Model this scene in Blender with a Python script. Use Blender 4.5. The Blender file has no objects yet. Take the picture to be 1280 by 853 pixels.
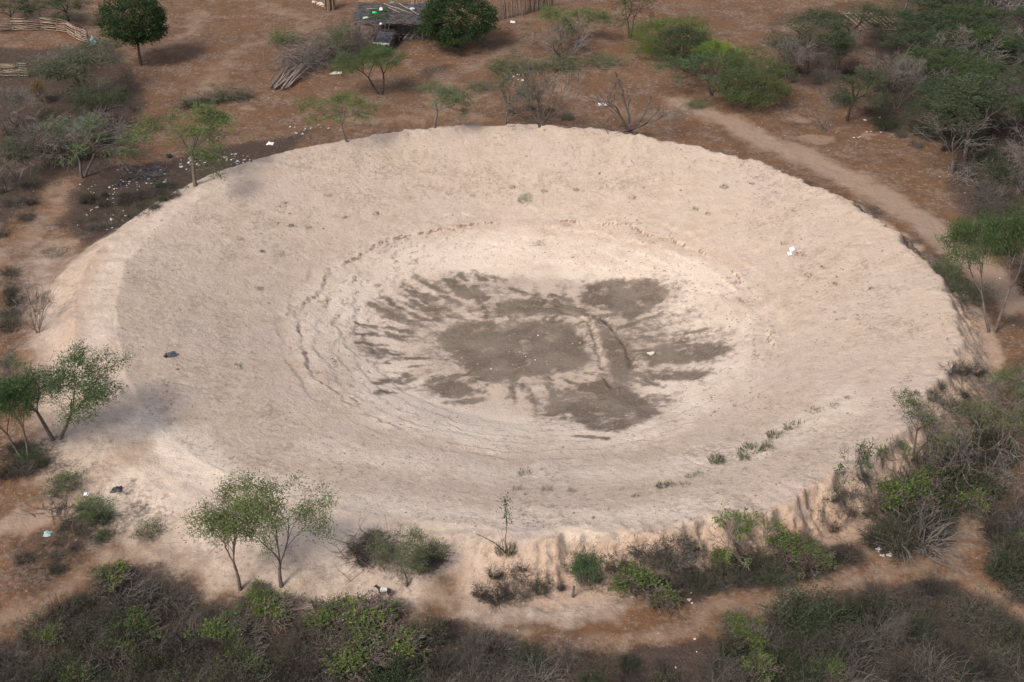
import bpy, bmesh, math, random
import numpy as np
from mathutils import Vector, Matrix, Euler
R = math.radians
scene = bpy.context.scene
col = scene.collection

# ------------------------------------------------------------------ camera, sky, sun, exposure
CAM_Z, PITCH, HFOV = 46.0, 30.0, 40.0
cam = bpy.data.cameras.new('camera'); cam_ob = bpy.data.objects.new('camera', cam); col.objects.link(cam_ob)
cam_ob.location = (0, 0, CAM_Z); cam_ob.rotation_euler = (R(90 - PITCH), 0, 0)
cam.sensor_width = 36.0; cam.lens = 18.0 / math.tan(R(HFOV / 2)); cam.clip_start = 1.0; cam.clip_end = 9000
scene.camera = cam_ob

SUN_EL = 47.0
SUN_H = Vector((0.62, 0.785, 0)).normalized()            # the way the shadows fall
world = bpy.data.worlds.new('World'); scene.world = world; world.use_nodes = True
wn = world.node_tree
sky = wn.nodes.new('ShaderNodeTexSky'); sky.sky_type = 'NISHITA'; sky.sun_disc = False
sky.sun_elevation = R(SUN_EL); sky.sun_rotation = math.atan2(-SUN_H.x, -SUN_H.y)
sky.dust_density = 4.5; sky.air_density = 0.95
bg = wn.nodes['Background']; bg.inputs['Strength'].default_value = 0.15
wn.links.new(sky.outputs[0], bg.inputs['Color'])
sd = bpy.data.lights.new('sun', 'SUN'); sd.energy = 2.1; sd.angle = R(13.0); sd.color = (1.0, 0.972, 0.935)
so = bpy.data.objects.new('sun', sd); col.objects.link(so)
so.rotation_euler = Vector((SUN_H.x * math.cos(R(SUN_EL)), SUN_H.y * math.cos(R(SUN_EL)), -math.sin(R(SUN_EL)))).to_track_quat('-Z', 'Y').to_euler()
so.location = (-60, -60, 90)
scene.view_settings.view_transform = 'Standard'; scene.view_settings.look = 'None'
scene.view_settings.gamma = 1.0; scene.view_settings.use_curve_mapping = False
scene.view_settings.exposure = 0.40

# ------------------------------------------------------------------ pixel <-> world
F = 640.0 / math.tan(R(HFOV / 2)); cp, sp = math.cos(R(PITCH)), math.sin(R(PITCH))
def ray(px, py):
    a = (px - 640.0) / F; b = (426.5 - py) / F
    return np.array((a, cp + b * sp, -sp + b * cp))
def plane(px, py, z=0.0):
    d = ray(px, py); t = (z - CAM_Z) / d[2]
    return np.array((d[0] * t, d[1] * t, z))
def project(p):
    y, z = p[1], p[2] - CAM_Z
    dep = y * cp - z * sp
    return 640 + F * p[0] / dep, 426.5 - F * (y * sp + z * cp) / dep, dep

# ------------------------------------------------------------------ noise
def _h(xi, yi, s):
    h = (xi * 374761393 + yi * 668265263 + s * 1446650177) & 0xffffffff
    h = ((h ^ (h >> 13)) * 1274126177) & 0xffffffff
    return ((h ^ (h >> 16)) & 0xffff) * (2 * math.pi / 65536.0)
def noise(x, y, s=0):
    xf = np.floor(x); yf = np.floor(y)
    xi = xf.astype(np.int64); yi = yf.astype(np.int64); u = x - xf; v = y - yf
    def g(i, j):
        a = _h(xi + i, yi + j, s)
        return np.cos(a) * (u - i) + np.sin(a) * (v - j)
    fu = u * u * u * (u * (u * 6 - 15) + 10); fv = v * v * v * (v * (v * 6 - 15) + 10)
    a = g(0, 0); b = g(1, 0); c = g(0, 1); d = g(1, 1)
    return 1.5 * ((a * (1 - fu) + b * fu) * (1 - fv) + (c * (1 - fu) + d * fu) * fv)
def fbm(x, y, sc, o=4, s=0):
    t = 0; a = 1.0; n = 0
    for k in range(o):
        t = t + a * noise(x / sc, y / sc, s + 17 * k); n += a; a *= .55; sc *= .5
    return t / n * 1.6
def sstep(a, b, x):
    t = np.clip((x - a) / (b - a), 0, 1); return t * t * (3 - 2 * t)

# ------------------------------------------------------------------ the reservoir: crest line (pixel, crest height, flat top, outer run)
CX, CY = 1.5, 85.0
rim = [(560,160,2.0,.3,3),(600,157,2.0,.3,3),(660,158,2.0,.3,3),(720,161,2.0,.3,3),(780,167,2.0,.3,3),(820,178,2.0,.3,2.8),
 (870,184,2.0,.3,2.8),(910,193,2.0,.3,2.6),(960,209,2.0,.3,2.5),(1010,230,2.0,.3,2.5),(1065,258,2.0,.3,2.4),(1112,292,2.0,.3,2.3),
 (1152,328,2.0,.3,2.3),(1180,366,2.1,.3,2.4),(1195,405,2.1,.3,2.5),(1190,440,2.1,.3,2.6),(1165,478,2.0,.3,2.6),(1135,520,2.0,.3,2.4),(1105,555,2.0,.3,2.2),
 (1050,584,2.0,.4,2.2),(1000,605,2.0,.4,2.0),(950,630,2.0,.4,2.0),(890,645,2.0,.4,2.1),(830,654,2.0,.5,2.1),(760,658,2.0,.5,2.2),
 (690,662,1.95,.6,2.4),(630,663,1.9,.8,2.6),(570,656,1.75,1.0,2.8),(510,650,1.5,1.6,3.2),(450,641,1.2,2.4,4.5),(390,628,.95,3.0,6.0),
 (320,606,.75,3.2,7),(260,580,.7,3.2,7.5),(215,548,.8,3.0,7),(180,510,1.0,3.0,6),(158,465,1.3,2.6,5),(147,415,1.6,2.6,4.5),
 (147,370,1.7,2.7,4.5),(158,330,1.75,2.7,4.2),(190,292,1.8,2.7,3.6),(235,258,1.85,2.6,3.2),(290,227,1.9,2.4,3),(350,203,2.0,1.8,3),(420,183,2.0,1.0,3),(490,168,2.0,.4,3)]
_t, _v = [], []
for px, py, zc, w, run in rim:
    p = plane(px, py, zc); _t.append(math.atan2(p[1] - CY, p[0] - CX)); _v.append((math.hypot(p[0] - CX, p[1] - CY), zc, w, run))
_t = np.array(_t); _v = np.array(_v); o_ = np.argsort(_t); _t = _t[o_]; _v = _v[o_]
_tt = np.concatenate((_t - 2 * math.pi, _t, _t + 2 * math.pi)); _vv = np.concatenate((_v, _v, _v))
def polar(x, y):
    dx = x - CX; dy = y - CY
    r = np.hypot(dx, dy); th = np.arctan2(dy, dx)
    return r, th, [np.interp(th, _tt, _vv[:, k]) for k in range(4)]
PR = np.array((0, 6, 9.5, 11, 13, 15.2, 17.0, 20, 24, 27.6)) / 27.6
PZ = np.array((-3.1, -3.05, -2.95, -2.7, -2.05, -1.45, -1.05, -.15, 1.05, 2.0))
def height(x, y, detail=True):
    r, th, (Rr, zc, w, run) = polar(x, y)
    Rn = Rr + (.42 * noise(th * 9, th * 0 + .5, 5) + .30 * noise(th * 27, th * 0 + .5, 6) + .16 * noise(th * 70, th * 0 + .5, 7)) * sstep(.94, 1.0, r / Rr) * (.2 + 1.0 * np.clip((1.2 - w) / .6, 0, 1))
    s = r / Rn
    zi = np.interp(s, PR, PZ)
    zi = np.where(s > .6, -1.15 + (zi + 1.15) * (zc + 1.15) / 3.15, zi)
    g0 = .28 * fbm(x, y, 22, 3, 2)
    wth = th + .05 * fbm(x, y, 2.5, 2, 14); gut = noise(wth * 26, r * .8, 8) * np.clip(.5 + noise(th * 11, th * 0 + .3, 15) * 1.6, .1, 1.4); gut2 = fbm(x, y, .8, 3, 9)
    dout = r - Rn - w
    e = np.clip(dout / run, 0, 1)
    steep = np.clip((zc - 1.3) / .6, 0, 1) * np.clip((2.9 - run) / .6, 0, 1)
    clf = .22 + .18 * noise(th * 21, th * 0 + .7, 16); prof = (1 - e) ** 1.35 * (1 - steep) + steep * ((1 - clf) * (1 - sstep(.02, 1, e)) + clf * (1 - sstep(.02, .16, e)))
    mid = np.sin(np.clip(e, 0, 1) * math.pi)
    zo = g0 * e + zc * prof + mid * steep * (.13 * gut + .36 * gut2 - .04 - .36 * (np.abs(fbm(x, y, .55, 2, 19)) - .2))
    top = zc + .06 * noise(x / 1.1, y / 1.1, 4)
    z = np.where(s < 1, zi, np.where(dout < 0, top, zo))
    # round the brim a little
    if detail:
        ins = (s < 1) * 1.0
        terr = 0
        for rr, hh in ((11.4, .10), (12.6, .10), (13.7, .12), (14.9, .14), (16.2, .22), (17.3, .10)):
            q = r - rr - .55 * noise(th * 5, th * 0 + rr, 31) - .22 * noise(th * 30, th * 0 + rr, 32)
            terr = terr + hh * (sstep(-.12, .12, q) - sstep(-.9, .9, q)) * np.clip(.55 + 1.1 * noise(th * 8, th * 0 + rr * 2, 33), 0, 1)
        z = z + ins * terr * 1.15
        rill = np.abs(noise(th * 20 + .6 * noise(x / 3, y / 3, 40), r * .12, 41))
        z = z - ins * sstep(.55, .8, s) * .12 * (1 - sstep(0, .07, rill)) * np.clip(2.2 * noise(x / 7.5, y / 7.5, 42) - .3, 0, 1) * sstep(1.0, .9, s)
        rough = .5 + .5 * sstep(.4, .75, s)
        z = z + .022 * fbm(x, y, 1.6, 3, 50) + .024 * rough * fbm(x, y, .42, 2, 51) * (1 - .5 * (s < .4))
        z = z + (s > 1) * (.05 * fbm(x, y, 1.1, 3, 52))
        # steps torn into the outer cut
        z = z - steep * mid * .16 * np.abs(fbm(x, y, .9, 3, 53))
        # fissured bank of the mud bed
        for (ax, ay, bx, by, wd, dp) in FISS:
            t = np.clip(((x - ax) * (bx - ax) + (y - ay) * (by - ay)) / ((bx - ax) ** 2 + (by - ay) ** 2), 0, 1)
            dd = np.hypot(x - ax - t * (bx - ax), y - ay - t * (by - ay)) + .14 * noise(x / .5, y / .5, 60)
            z = z - dp * (1 - sstep(0, wd, dd))
        b = np.hypot((x - POOL[0]) / 5.9, (y - POOL[1]) / 4.6) + .05 * noise(x / 1.2, y / 1.2, 61)
        z = z - .10 * (1 - sstep(.86, 1.04, b))
    return z
def fl(px, py): return plane(px, py, -3.0)
FISS = []
for pts, wd, dp in (([(700,388),(718,392),(735,400),(744,418),(750,440),(754,460)], .3, .17), ([(752,396),(768,410),(780,428),(788,446),(790,458)], .28, .16),
                    ([(757,472),(764,484)], .3, .2), ([(650,382),(680,383),(705,380),(730,384)], .16, .16), ([(560,395),(600,392),(640,394)], .14, .12)):
    for a, b in zip(pts[:-1], pts[1:]):
        A = fl(*a); B = fl(*b); FISS.append((A[0], A[1], B[0], B[1], wd, dp))
POOL = fl(648, 437)

# ------------------------------------------------------------------ ground grid (one tensor grid, fine where the basin is, growing to the horizon)
def axis(pieces, lo, hi):
    a = []
    for (p, q, st) in pieces: a += list(np.arange(p, q, st))
    a.append(pieces[-1][1])
    st = .5; v = a[-1]; up = []
    while v < hi: st *= 1.28; v += st; up.append(v)
    st = .5; v = a[0]; dn = []
    while v > lo: st *= 1.28; v -= st; dn.append(v)
    return np.array(dn[::-1] + a + up)
XS = axis([(-56, -33, .24), (-33, 36, .125), (36, 60, .24)], -4000, 4000)
YS = axis([(42, 54, .13), (54, 116, .135), (116, 170, .3)], -1500, 6000)
GX, GY = np.meshgrid(XS, YS)
GZ = height(GX, GY)
NX, NY = len(XS), len(YS)
def zat(x, y):
    x = np.asarray(x, float); y = np.asarray(y, float)
    i = np.clip(np.searchsorted(XS, x) - 1, 0, NX - 2); j = np.clip(np.searchsorted(YS, y) - 1, 0, NY - 2)
    u = np.clip((x - XS[i]) / (XS[i + 1] - XS[i]), 0, 1); v = np.clip((y - YS[j]) / (YS[j + 1] - YS[j]), 0, 1)
    return (GZ[j, i] * (1 - u) + GZ[j, i + 1] * u) * (1 - v) + (GZ[j + 1, i] * (1 - u) + GZ[j + 1, i + 1] * u) * v
_ts = np.concatenate((np.arange(35, 200, .06), np.arange(200, 900, 1.0)))
def hit(px, py):
    d = ray(px, py); d = d / np.linalg.norm(d)
    X = d[0] * _ts; Y = d[1] * _ts; Z = CAM_Z + d[2] * _ts
    k = int(np.argmax(Z < zat(X, Y))); t = _ts[k]
    x, y = d[0] * t, d[1] * t
    return np.array((x, y, float(zat(x, y))))
def ppm(p): return F / project(p)[2]

# ------------------------------------------------------------------ masks painted on the ground (soil kinds, wet mud, litter and corner shade), in metres
shp = GX.shape
view = (GX > -58) & (GX < 62) & (GY > 40) & (GY < 175)
ij = np.where(view); VX = GX[ij]; VY = GY[ij]
wx = VX + .55 * fbm(VX, VY, 2.2, 3, 70); wy = VY + .8 * fbm(VX, VY, 2.2, 3, 71)
fx = VX + .18 * fbm(VX, VY, .9, 2, 72); fy = VY + .26 * fbm(VX, VY, .9, 2, 73)
def sd_poly(pts, x, y):
    d = np.full(x.shape, 1e9); ins = np.zeros(x.shape, bool); n = len(pts)
    for a in range(n):
        ax, ay = pts[a][:2]; bx, by = pts[(a + 1) % n][:2]
        t = np.clip(((x - ax) * (bx - ax) + (y - ay) * (by - ay)) / ((bx - ax) ** 2 + (by - ay) ** 2 + 1e-9), 0, 1)
        d = np.minimum(d, np.hypot(x - ax - t * (bx - ax), y - ay - t * (by - ay)))
        c = ((ay > y) != (by > y)) & (x < (bx - ax) * (y - ay) / (by - ay + 1e-12) + ax); ins ^= c
    return np.where(ins, -d, d)
def sd_line(pts, x, y):
    d = np.full(x.shape, 1e9)
    for (ax, ay, *_), (bx, by, *_) in zip(pts[:-1], pts[1:]):
        t = np.clip(((x - ax) * (bx - ax) + (y - ay) * (by - ay)) / ((bx - ax) ** 2 + (by - ay) ** 2 + 1e-9), 0, 1)
        d = np.minimum(d, np.hypot(x - ax - t * (bx - ax), y - ay - t * (by - ay)))
    return d
def H(pts): return [hit(*p) for p in pts]
def near(pts, m):
    P = np.array([p[:2] for p in pts]); lo = P.min(0) - m; hi = P.max(0) + m
    return (VX > lo[0]) & (VX < hi[0]) & (VY > lo[1]) & (VY < hi[1])
zero = lambda: np.zeros(VX.shape)
mud, pale, litter, track, crack, green, orange = zero(), zero(), zero(), zero(), zero(), zero(), zero()
def put(m, val, sel, mode='max'):
    m[sel] = np.maximum(m[sel], val)
def poly_mask(m, pts, soft, val=1.0, fine=False):
    P = H(pts); s = near(P, soft * 2 + 1.5); X, Y = (fx, fy) if fine else (wx, wy)
    put(m, val * sstep(soft, -soft, sd_poly(P, X[s], Y[s])), s)
def line_mask(m, pts, width, soft, val=1.0, fine=False):
    P = H(pts); s = near(P, width + soft * 2 + 1.5); X, Y = (fx, fy) if fine else (wx, wy)
    put(m, val * sstep(width + soft, max(width - soft, 0), sd_line(P, X[s], Y[s])), s)
def blob(m, px, py, rx, ry, val=1.0):
    c = hit(px, py); k = ppm(c); a = rx / k; b = ry / (k * max(.25, (CAM_Z - c[2]) / math.hypot(c[1], CAM_Z)))
    P = [(c[0] - a, c[1] - b), (c[0] + a, c[1] + b)]; s = near(P, 2)
    put(m, val * sstep(1.25, .45, np.hypot((wx[s] - c[0]) / a, (wy[s] - c[1]) / b)), s)
# pale silt of the basin and its bank
rv, tv, (Rv, zv, wv, runv) = polar(VX, VY)
dO = rv - Rv - wv + .5 * fbm(VX, VY, 3.0, 3, 80)
side = np.clip((2.95 - runv) / .5, 0, 1)                    # the cut side bank shows orange subsoil
pale = np.maximum(sstep(.9, -.2, dO - .25), 0)
far = sstep(95, 108, VY)
pale = np.maximum(pale, sstep(runv * 1.15, .2, dO) * (.95 - .55 * far * 0))
poly_mask(pale, [(90,330),(150,310),(140,420),(160,470),(230,560),(430,640),(520,660),(560,700),(560,760),(420,790),(330,760),(250,745),(215,690),(140,640),(110,560),(100,480),(70,420)], 2.2, .72)
poly_mask(pale, [(560,680),(800,690),(820,760),(700,790),(560,790)], 1.2, .6)
poly_mask(pale, [(0,325),(60,290),(110,300),(95,420),(40,430),(0,400)], 2.2, .5)
orange = side * sstep(-.2, .3, dO) * sstep(2.6, 1.4, dO - runv * .4)
poly_mask(orange, [(60,440),(75,360),(120,310),(150,300),(120,360),(105,440)], 1.0, .6)
line_mask(orange, [(560,283),(640,280),(740,290),(850,305),(920,330)], 1.0, 1.6, .55)
line_mask(orange, [(620,330),(700,320),(790,330)], 1.0, 1.6, .35)
# mud
for pts in ([(545,420),(562,405),(600,401),(650,403),(690,398),(715,405),(735,425),(741,450),(728,462),(690,470),(650,475),(615,480),(590,470),(570,455),(555,440)],
            [(722,372),(735,355),(770,347),(815,350),(838,362),(830,378),(808,392),(785,402),(765,392),(745,385),(728,385)],
            [(800,440),(830,430),(880,427),(917,432),(910,445),(870,455),(830,457),(808,460)], [(805,465),(840,461),(893,462),(880,474),(840,477),(815,474)],
            [(690,497),(715,483),(757,476),(785,480),(812,500),(826,518),(795,532),(762,541),(735,536),(712,520),(668,522)],
            [(738,392),(765,402),(788,425),(798,450),(792,482),(768,480),(756,455),(748,420)], [(528,482),(560,474),(590,480),(602,490),(570,500),(540,496)],
            [(610,376),(680,372),(735,382),(740,396),(690,394),(620,396)]):
    poly_mask(mud, pts, .6, 1.0, True)
for x0, y0, x1, y1, w in ((462,379,516,402,.30),(481,374,532,400,.30),(509,365,537,376,.24),(506,357,545,374,.30),(520,346,556,366,.36),(562,352,585,370,.5),(554,371,575,382,.28),
     (536,385,557,386,.38),(592,370,606,374,.4),(447,406,470,410,.18),(484,409,516,416,.2),(465,419,505,422,.26),(447,430,482,431,.16),(470,480,510,469,.17),(471,492,492,491,.16),
     (503,480,517,474,.12),(575,343,582,350,.3),(596,344,606,350,.3),(615,348,630,352,.28),(520,402,545,400,.25),(446,418,466,419,.1),(640,362,665,370,.3),(690,370,712,376,.3),
     (800,470,820,482,.3),(845,420,880,412,.22),(720,545,760,548,.2),(560,505,600,500,.25),(530,372,548,392,.16)):
    line_mask(mud, [(x0, y0), (x1, y1)], w * 1.15, .34, .95, True)
for a in ((600,360,70,16,.44),(650,386,120,12,.52),(770,435,60,52,.5),(740,510,100,36,.48),(520,400,60,34,.36),(560,485,50,18,.42),(545,435,30,40,.40),(860,440,80,35,.40),(800,375,70,34,.46),(590,350,60,12,.42),(660,470,110,16,.34),(840,400,50,16,.42)): blob(mud, *a)
ZP = H([(450,405),(470,375),(520,345),(600,340),(680,362),(722,350),(770,345),(838,360),(850,400),(917,432),(893,472),(826,520),(760,545),(690,525),(600,500),(530,500),(470,492),(450,440)])
zs = near(ZP, 4); ax_ = VX[zs] - POOL[0]; ay_ = VY[zs] - POOL[1]; an_ = np.arctan2(ay_, ax_ * .8); ro_ = np.hypot(ax_ * .8, ay_)
stk = noise(an_ * 7 + .5 * noise(wx[zs] / 2, wy[zs] / 2, 65), ro_ * .18, 66) + .6 * noise(an_ * 19 + .4 * noise(wx[zs], wy[zs], 67), ro_ * .3, 68) + .35 * fbm(VX[zs], VY[zs], .8, 3, 69)
mud[zs] = np.maximum(mud[zs], sstep(1.4, -1.8, sd_poly(ZP, wx[zs], wy[zs])) * np.clip(.36 + .85 * stk, 0, .9))
mud = mud * np.clip(1.02 - .35 * sstep(.1, .6, fbm(VX, VY, 1.6, 3, 99)), 0, 1)
# tracks and paths
for pts, w, s in (([(850,128),(905,150),(960,178),(1040,212),(1110,250),(1170,290),(1225,335),(1270,380)], 1.3, 1.3),
              ([(690,815),(760,803),(840,788),(930,760),(1010,738),(1090,718),(1150,705),(1190,688),(1215,655),(1235,620),(1255,600)], .75, .4),
              ([(1190,690),(1195,715),(1230,735),(1280,760),(1300,800)], .5, .4), ([(1066,630),(1068,655),(1080,680),(1110,708)], .4, .35),
              ([(-30,795),(30,765),(70,740),(130,705),(200,672),(250,640)], .7, .5), ([(-10,330),(40,295),(72,255),(76,225)], .6, 1.5),
              ([(170,560),(110,610),(40,650),(0,660)], .5, .6)):
    line_mask(track, pts, w * .9, s + .55, .55 if pts[0][1] > 600 and pts[0][0] > 600 or pts[0][0] in (1190, -10, -30) else 1.0)
for pts in ([(205,60),(240,40),(250,15)], [(600,150),(540,130),(560,100),(640,60)], [(330,8),(400,30),(300,60),(240,130)], [(420,150),(520,150),(600,120)], [(700,110),(800,150),(860,130)]): line_mask(track, pts, .6, 2.2, .5)
for a in ((1000,150,25,6),(1020,175,28,6),(1085,172,16,4),(990,35,20,8),(310,135,14,4)): blob(track, *a, .62)
# dark dry litter of leaves and twigs, plus shade painted into the upper corners
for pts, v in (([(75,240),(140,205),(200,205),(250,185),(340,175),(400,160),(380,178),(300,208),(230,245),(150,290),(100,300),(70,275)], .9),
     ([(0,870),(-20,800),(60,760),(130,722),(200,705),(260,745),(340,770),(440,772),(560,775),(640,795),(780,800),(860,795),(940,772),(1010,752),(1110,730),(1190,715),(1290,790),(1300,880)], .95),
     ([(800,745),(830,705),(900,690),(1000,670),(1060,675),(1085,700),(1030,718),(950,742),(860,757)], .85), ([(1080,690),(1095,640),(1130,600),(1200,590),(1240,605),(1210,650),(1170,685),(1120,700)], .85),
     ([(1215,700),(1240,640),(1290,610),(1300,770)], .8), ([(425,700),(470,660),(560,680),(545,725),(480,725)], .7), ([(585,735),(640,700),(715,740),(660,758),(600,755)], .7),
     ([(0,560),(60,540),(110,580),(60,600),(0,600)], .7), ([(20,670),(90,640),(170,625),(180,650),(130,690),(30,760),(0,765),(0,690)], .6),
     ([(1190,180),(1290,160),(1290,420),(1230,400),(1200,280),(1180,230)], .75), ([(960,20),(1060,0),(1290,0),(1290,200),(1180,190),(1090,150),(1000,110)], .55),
     ([(-20,60),(60,60),(150,50),(190,130),(130,220),(60,240),(0,290),(-20,280)], .8), ([(0,0),(110,0),(120,30),(0,40)], .6), ([(960,30),(1060,10),(1060,110),(1000,110)], .7), ([(1080,30),(1290,0),(1290,190),(1190,190),(1100,140)], .9), ([(0,330),(40,330),(60,400),(30,450),(0,440)], .5), ([(1100,590),(1150,540),(1200,470),(1290,430),(1290,600),(1200,590)], .6)):  # upper corner polygons also stand in for shade, darkening the soil colour
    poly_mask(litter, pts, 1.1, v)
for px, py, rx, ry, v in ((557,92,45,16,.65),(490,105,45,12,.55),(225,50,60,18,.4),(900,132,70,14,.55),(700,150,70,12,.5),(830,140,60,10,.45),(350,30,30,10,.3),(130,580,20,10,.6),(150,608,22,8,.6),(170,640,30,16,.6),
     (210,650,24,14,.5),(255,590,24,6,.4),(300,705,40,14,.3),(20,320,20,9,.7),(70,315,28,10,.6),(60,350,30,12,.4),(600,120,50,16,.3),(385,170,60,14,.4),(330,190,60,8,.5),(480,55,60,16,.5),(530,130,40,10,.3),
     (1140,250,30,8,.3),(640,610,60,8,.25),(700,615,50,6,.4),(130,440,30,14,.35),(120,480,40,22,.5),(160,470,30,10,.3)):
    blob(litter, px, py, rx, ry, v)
for px, py, rx, ry, v in ((80,600,24,10,.7),(110,630,20,12,.7),(185,650,20,10,.5),(30,120,40,20,.4),(20,180,30,26,.5),(90,20,40,10,.5),(660,250,8,4,.7),(935,565,14,6,.5),(975,545,14,6,.4),(890,580,14,6,.4),(820,612,16,5,.4),
     (1240,300,50,40,.5),(730,720,30,14,.4),(560,690,30,20,.3),(900,790,60,14,.35),(1000,810,60,20,.4),(860,80,50,14,.4),(1150,10,120,20,.4),(250,165,60,12,.4)):
    blob(green, px, py, rx, ry, v)
line_mask(green, [(800,618),(870,600),(940,566),(1000,530),(1055,498)], .25, .5, .42)
# weathered grey-brown speckle of dung and dead weeds over the upper slopes, and torn reddish ring scarps with pit shadows painted in
ringm = zero()
for rr, v in ((11.4, .35), (12.6, .45), (13.7, .5), (14.9, .6), (16.2, 1.0), (17.3, .35)):
    q = rv - rr - .55 * noise(tv * 5, tv * 0 + rr, 31) - .22 * noise(tv * 30, tv * 0 + rr, 32)
    gate = np.clip(.35 + 1.9 * noise(tv * 8, tv * 0 + rr * 2, 33) + (.6 * sstep(.5, .8, tv) * sstep(2.7, 2.3, tv) if rr == 16.2 else 0), 0, 1) * np.clip(.6 + 1.8 * noise(tv * 130, tv * 0 + rr, 34), 0, 1)
    ringm = np.maximum(ringm, v * gate * (1 - sstep(.02, .2, np.abs(q + .02))))
notnear = sstep(74, 82, VY) * .75 + .25
crack = ringm * notnear
for pts in ([(724,275),(727,290),(720,305),(724,320),(716,338)], [(748,295),(745,310),(738,325)], [(575,165),(590,200),(600,230)], [(620,285),(628,300)], [(680,280),(676,292)], [(540,280),(536,296)], [(800,170),(780,200),(770,230)], [(870,200),(850,225)],
            [(350,575),(375,600),(400,625)], [(420,608),(460,628)], [(910,345),(940,360),(1000,380)], [(1010,400),(960,420)]):
    line_mask(crack, pts, .04, .16, .42, True)
grain = (.45 + .5 * sstep(-.2, .5, fbm(VX, VY, 2.2, 3, 90))) * sstep(15.5, 21, rv) * (rv < Rv) * np.clip(.5 + .9 * fbm(VX, VY, 9, 2, 91) + .25 * sstep(0, -15, VX - CX), 0, 1)
arc = noise(rv * 1.7 + .8 * noise(VX / 3, VY / 3, 93), tv * 5, 94) + .8 * noise(rv * 4.2 + .5 * noise(VX / 1.5, VY / 1.5, 93), tv * 12, 95) + .5 * fbm(VX, VY, .6, 2, 96)
arc = sstep(.12, .6, arc) * sstep(10.5, 12, rv) * sstep(19, 16, rv) * np.clip(.55 + .8 * fbm(VX, VY, 7, 2, 97) + .35 * sstep(0, -10, VX - CX), 0, 1)
tracks2 = sstep(.2, .6, noise(rv * 1.3 + .4 * noise(VX / 4, VY / 4, 88), tv * 3, 89)) * sstep(18, 20, rv) * sstep(0, -8, VY - CY) * .5
mott = np.maximum(np.maximum(grain * .8, arc * .75), tracks2 * (rv < Rv))
mott = np.maximum(mott, .75 * (dO > -.2) * np.clip(.6 + .8 * fbm(VX, VY, 3, 3, 87), 0, 1))
crack = np.maximum(crack, .55 * arc * sstep(.35, .75, fbm(VX, VY, 1.2, 3, 86) + .45))
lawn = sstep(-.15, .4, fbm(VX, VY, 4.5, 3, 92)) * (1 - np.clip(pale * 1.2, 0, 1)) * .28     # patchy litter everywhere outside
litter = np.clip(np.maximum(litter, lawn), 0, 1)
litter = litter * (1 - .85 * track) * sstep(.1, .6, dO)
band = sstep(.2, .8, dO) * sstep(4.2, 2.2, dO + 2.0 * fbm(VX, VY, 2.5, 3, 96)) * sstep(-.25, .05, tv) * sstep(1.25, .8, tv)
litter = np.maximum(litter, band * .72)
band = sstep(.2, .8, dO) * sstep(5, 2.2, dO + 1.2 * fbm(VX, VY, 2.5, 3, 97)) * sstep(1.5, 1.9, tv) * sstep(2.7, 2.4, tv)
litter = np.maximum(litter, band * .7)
cream = .8 * sstep(8, 10.5, rv) * sstep(20, 13, rv) * np.clip(.8 + .5 * fbm(VX, VY, 5, 3, 98), 0, 1)
for pts, w, sf, v in (([(235,545),(215,590),(330,605),(450,630),(600,648),(760,648),(880,632)], 1.2, 1.8, .6), ([(180,530),(230,560),(270,590)], 1.5, 1.8, .75), ([(120,430),(122,370),(150,310),(230,255),(300,222)], 1.2, 1.4, .42), ([(150,600),(230,640),(330,660),(420,670)], 2.0, 2.0, .5),
                      ([(400,560),(600,590),(800,590),(950,560),(1060,500)], 1.2, 2.2, .55)): line_mask(cream, pts, w, sf, v)


# ------------------------------------------------------------------ materials
def nt(name):
    m = bpy.data.materials.new(name); m.use_nodes = True
    t = m.node_tree; return m, t, t.nodes['Principled BSDF']
class N:
    def __init__(s, t): s.t = t
    def n(s, ty, **k):
        x = s.t.nodes.new(ty)
        for a, b in k.items(): setattr(x, a, b)
        return x
    def l(s, a, b): s.t.links.new(a, b)
    def noise(s, vec, sc, det=3, rough=.55):
        x = s.n('ShaderNodeTexNoise'); x.inputs['Scale'].default_value = sc; x.inputs['Detail'].default_value = det; x.inputs['Roughness'].default_value = rough
        if vec is not None: s.l(vec, x.inputs['Vector'])
        return x.outputs['Fac']
    def math(s, op, a, b=None, clamp=False):
        x = s.n('ShaderNodeMath', operation=op, use_clamp=clamp)
        for i, v in enumerate((a, b)):
            if v is None: continue
            if isinstance(v, (int, float)): x.inputs[i].default_value = v
            else: s.l(v, x.inputs[i])
        return x.outputs[0]
    def step(s, v, a, b):
        x = s.n('ShaderNodeMapRange', interpolation_type='SMOOTHSTEP'); s.l(v, x.inputs['Value'])
        x.inputs['From Min'].default_value = a; x.inputs['From Max'].default_value = b
        return x.outputs['Result']
    def mix(s, f, a, b, blend='MIX'):
        x = s.n('ShaderNodeMix', data_type='RGBA', blend_type=blend)
        for k, v in (('Factor', f), ('A', a), ('B', b)):
            i = [q for q in x.inputs if q.name == k and (q.type == 'RGBA' if k != 'Factor' else q.type == 'VALUE')][0]
            if isinstance(v, tuple): i.default_value = (*v, 1)
            elif isinstance(v, (int, float)): i.default_value = v
            else: s.l(v, i)
        return [q for q in x.outputs if q.type == 'RGBA'][0]
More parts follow.
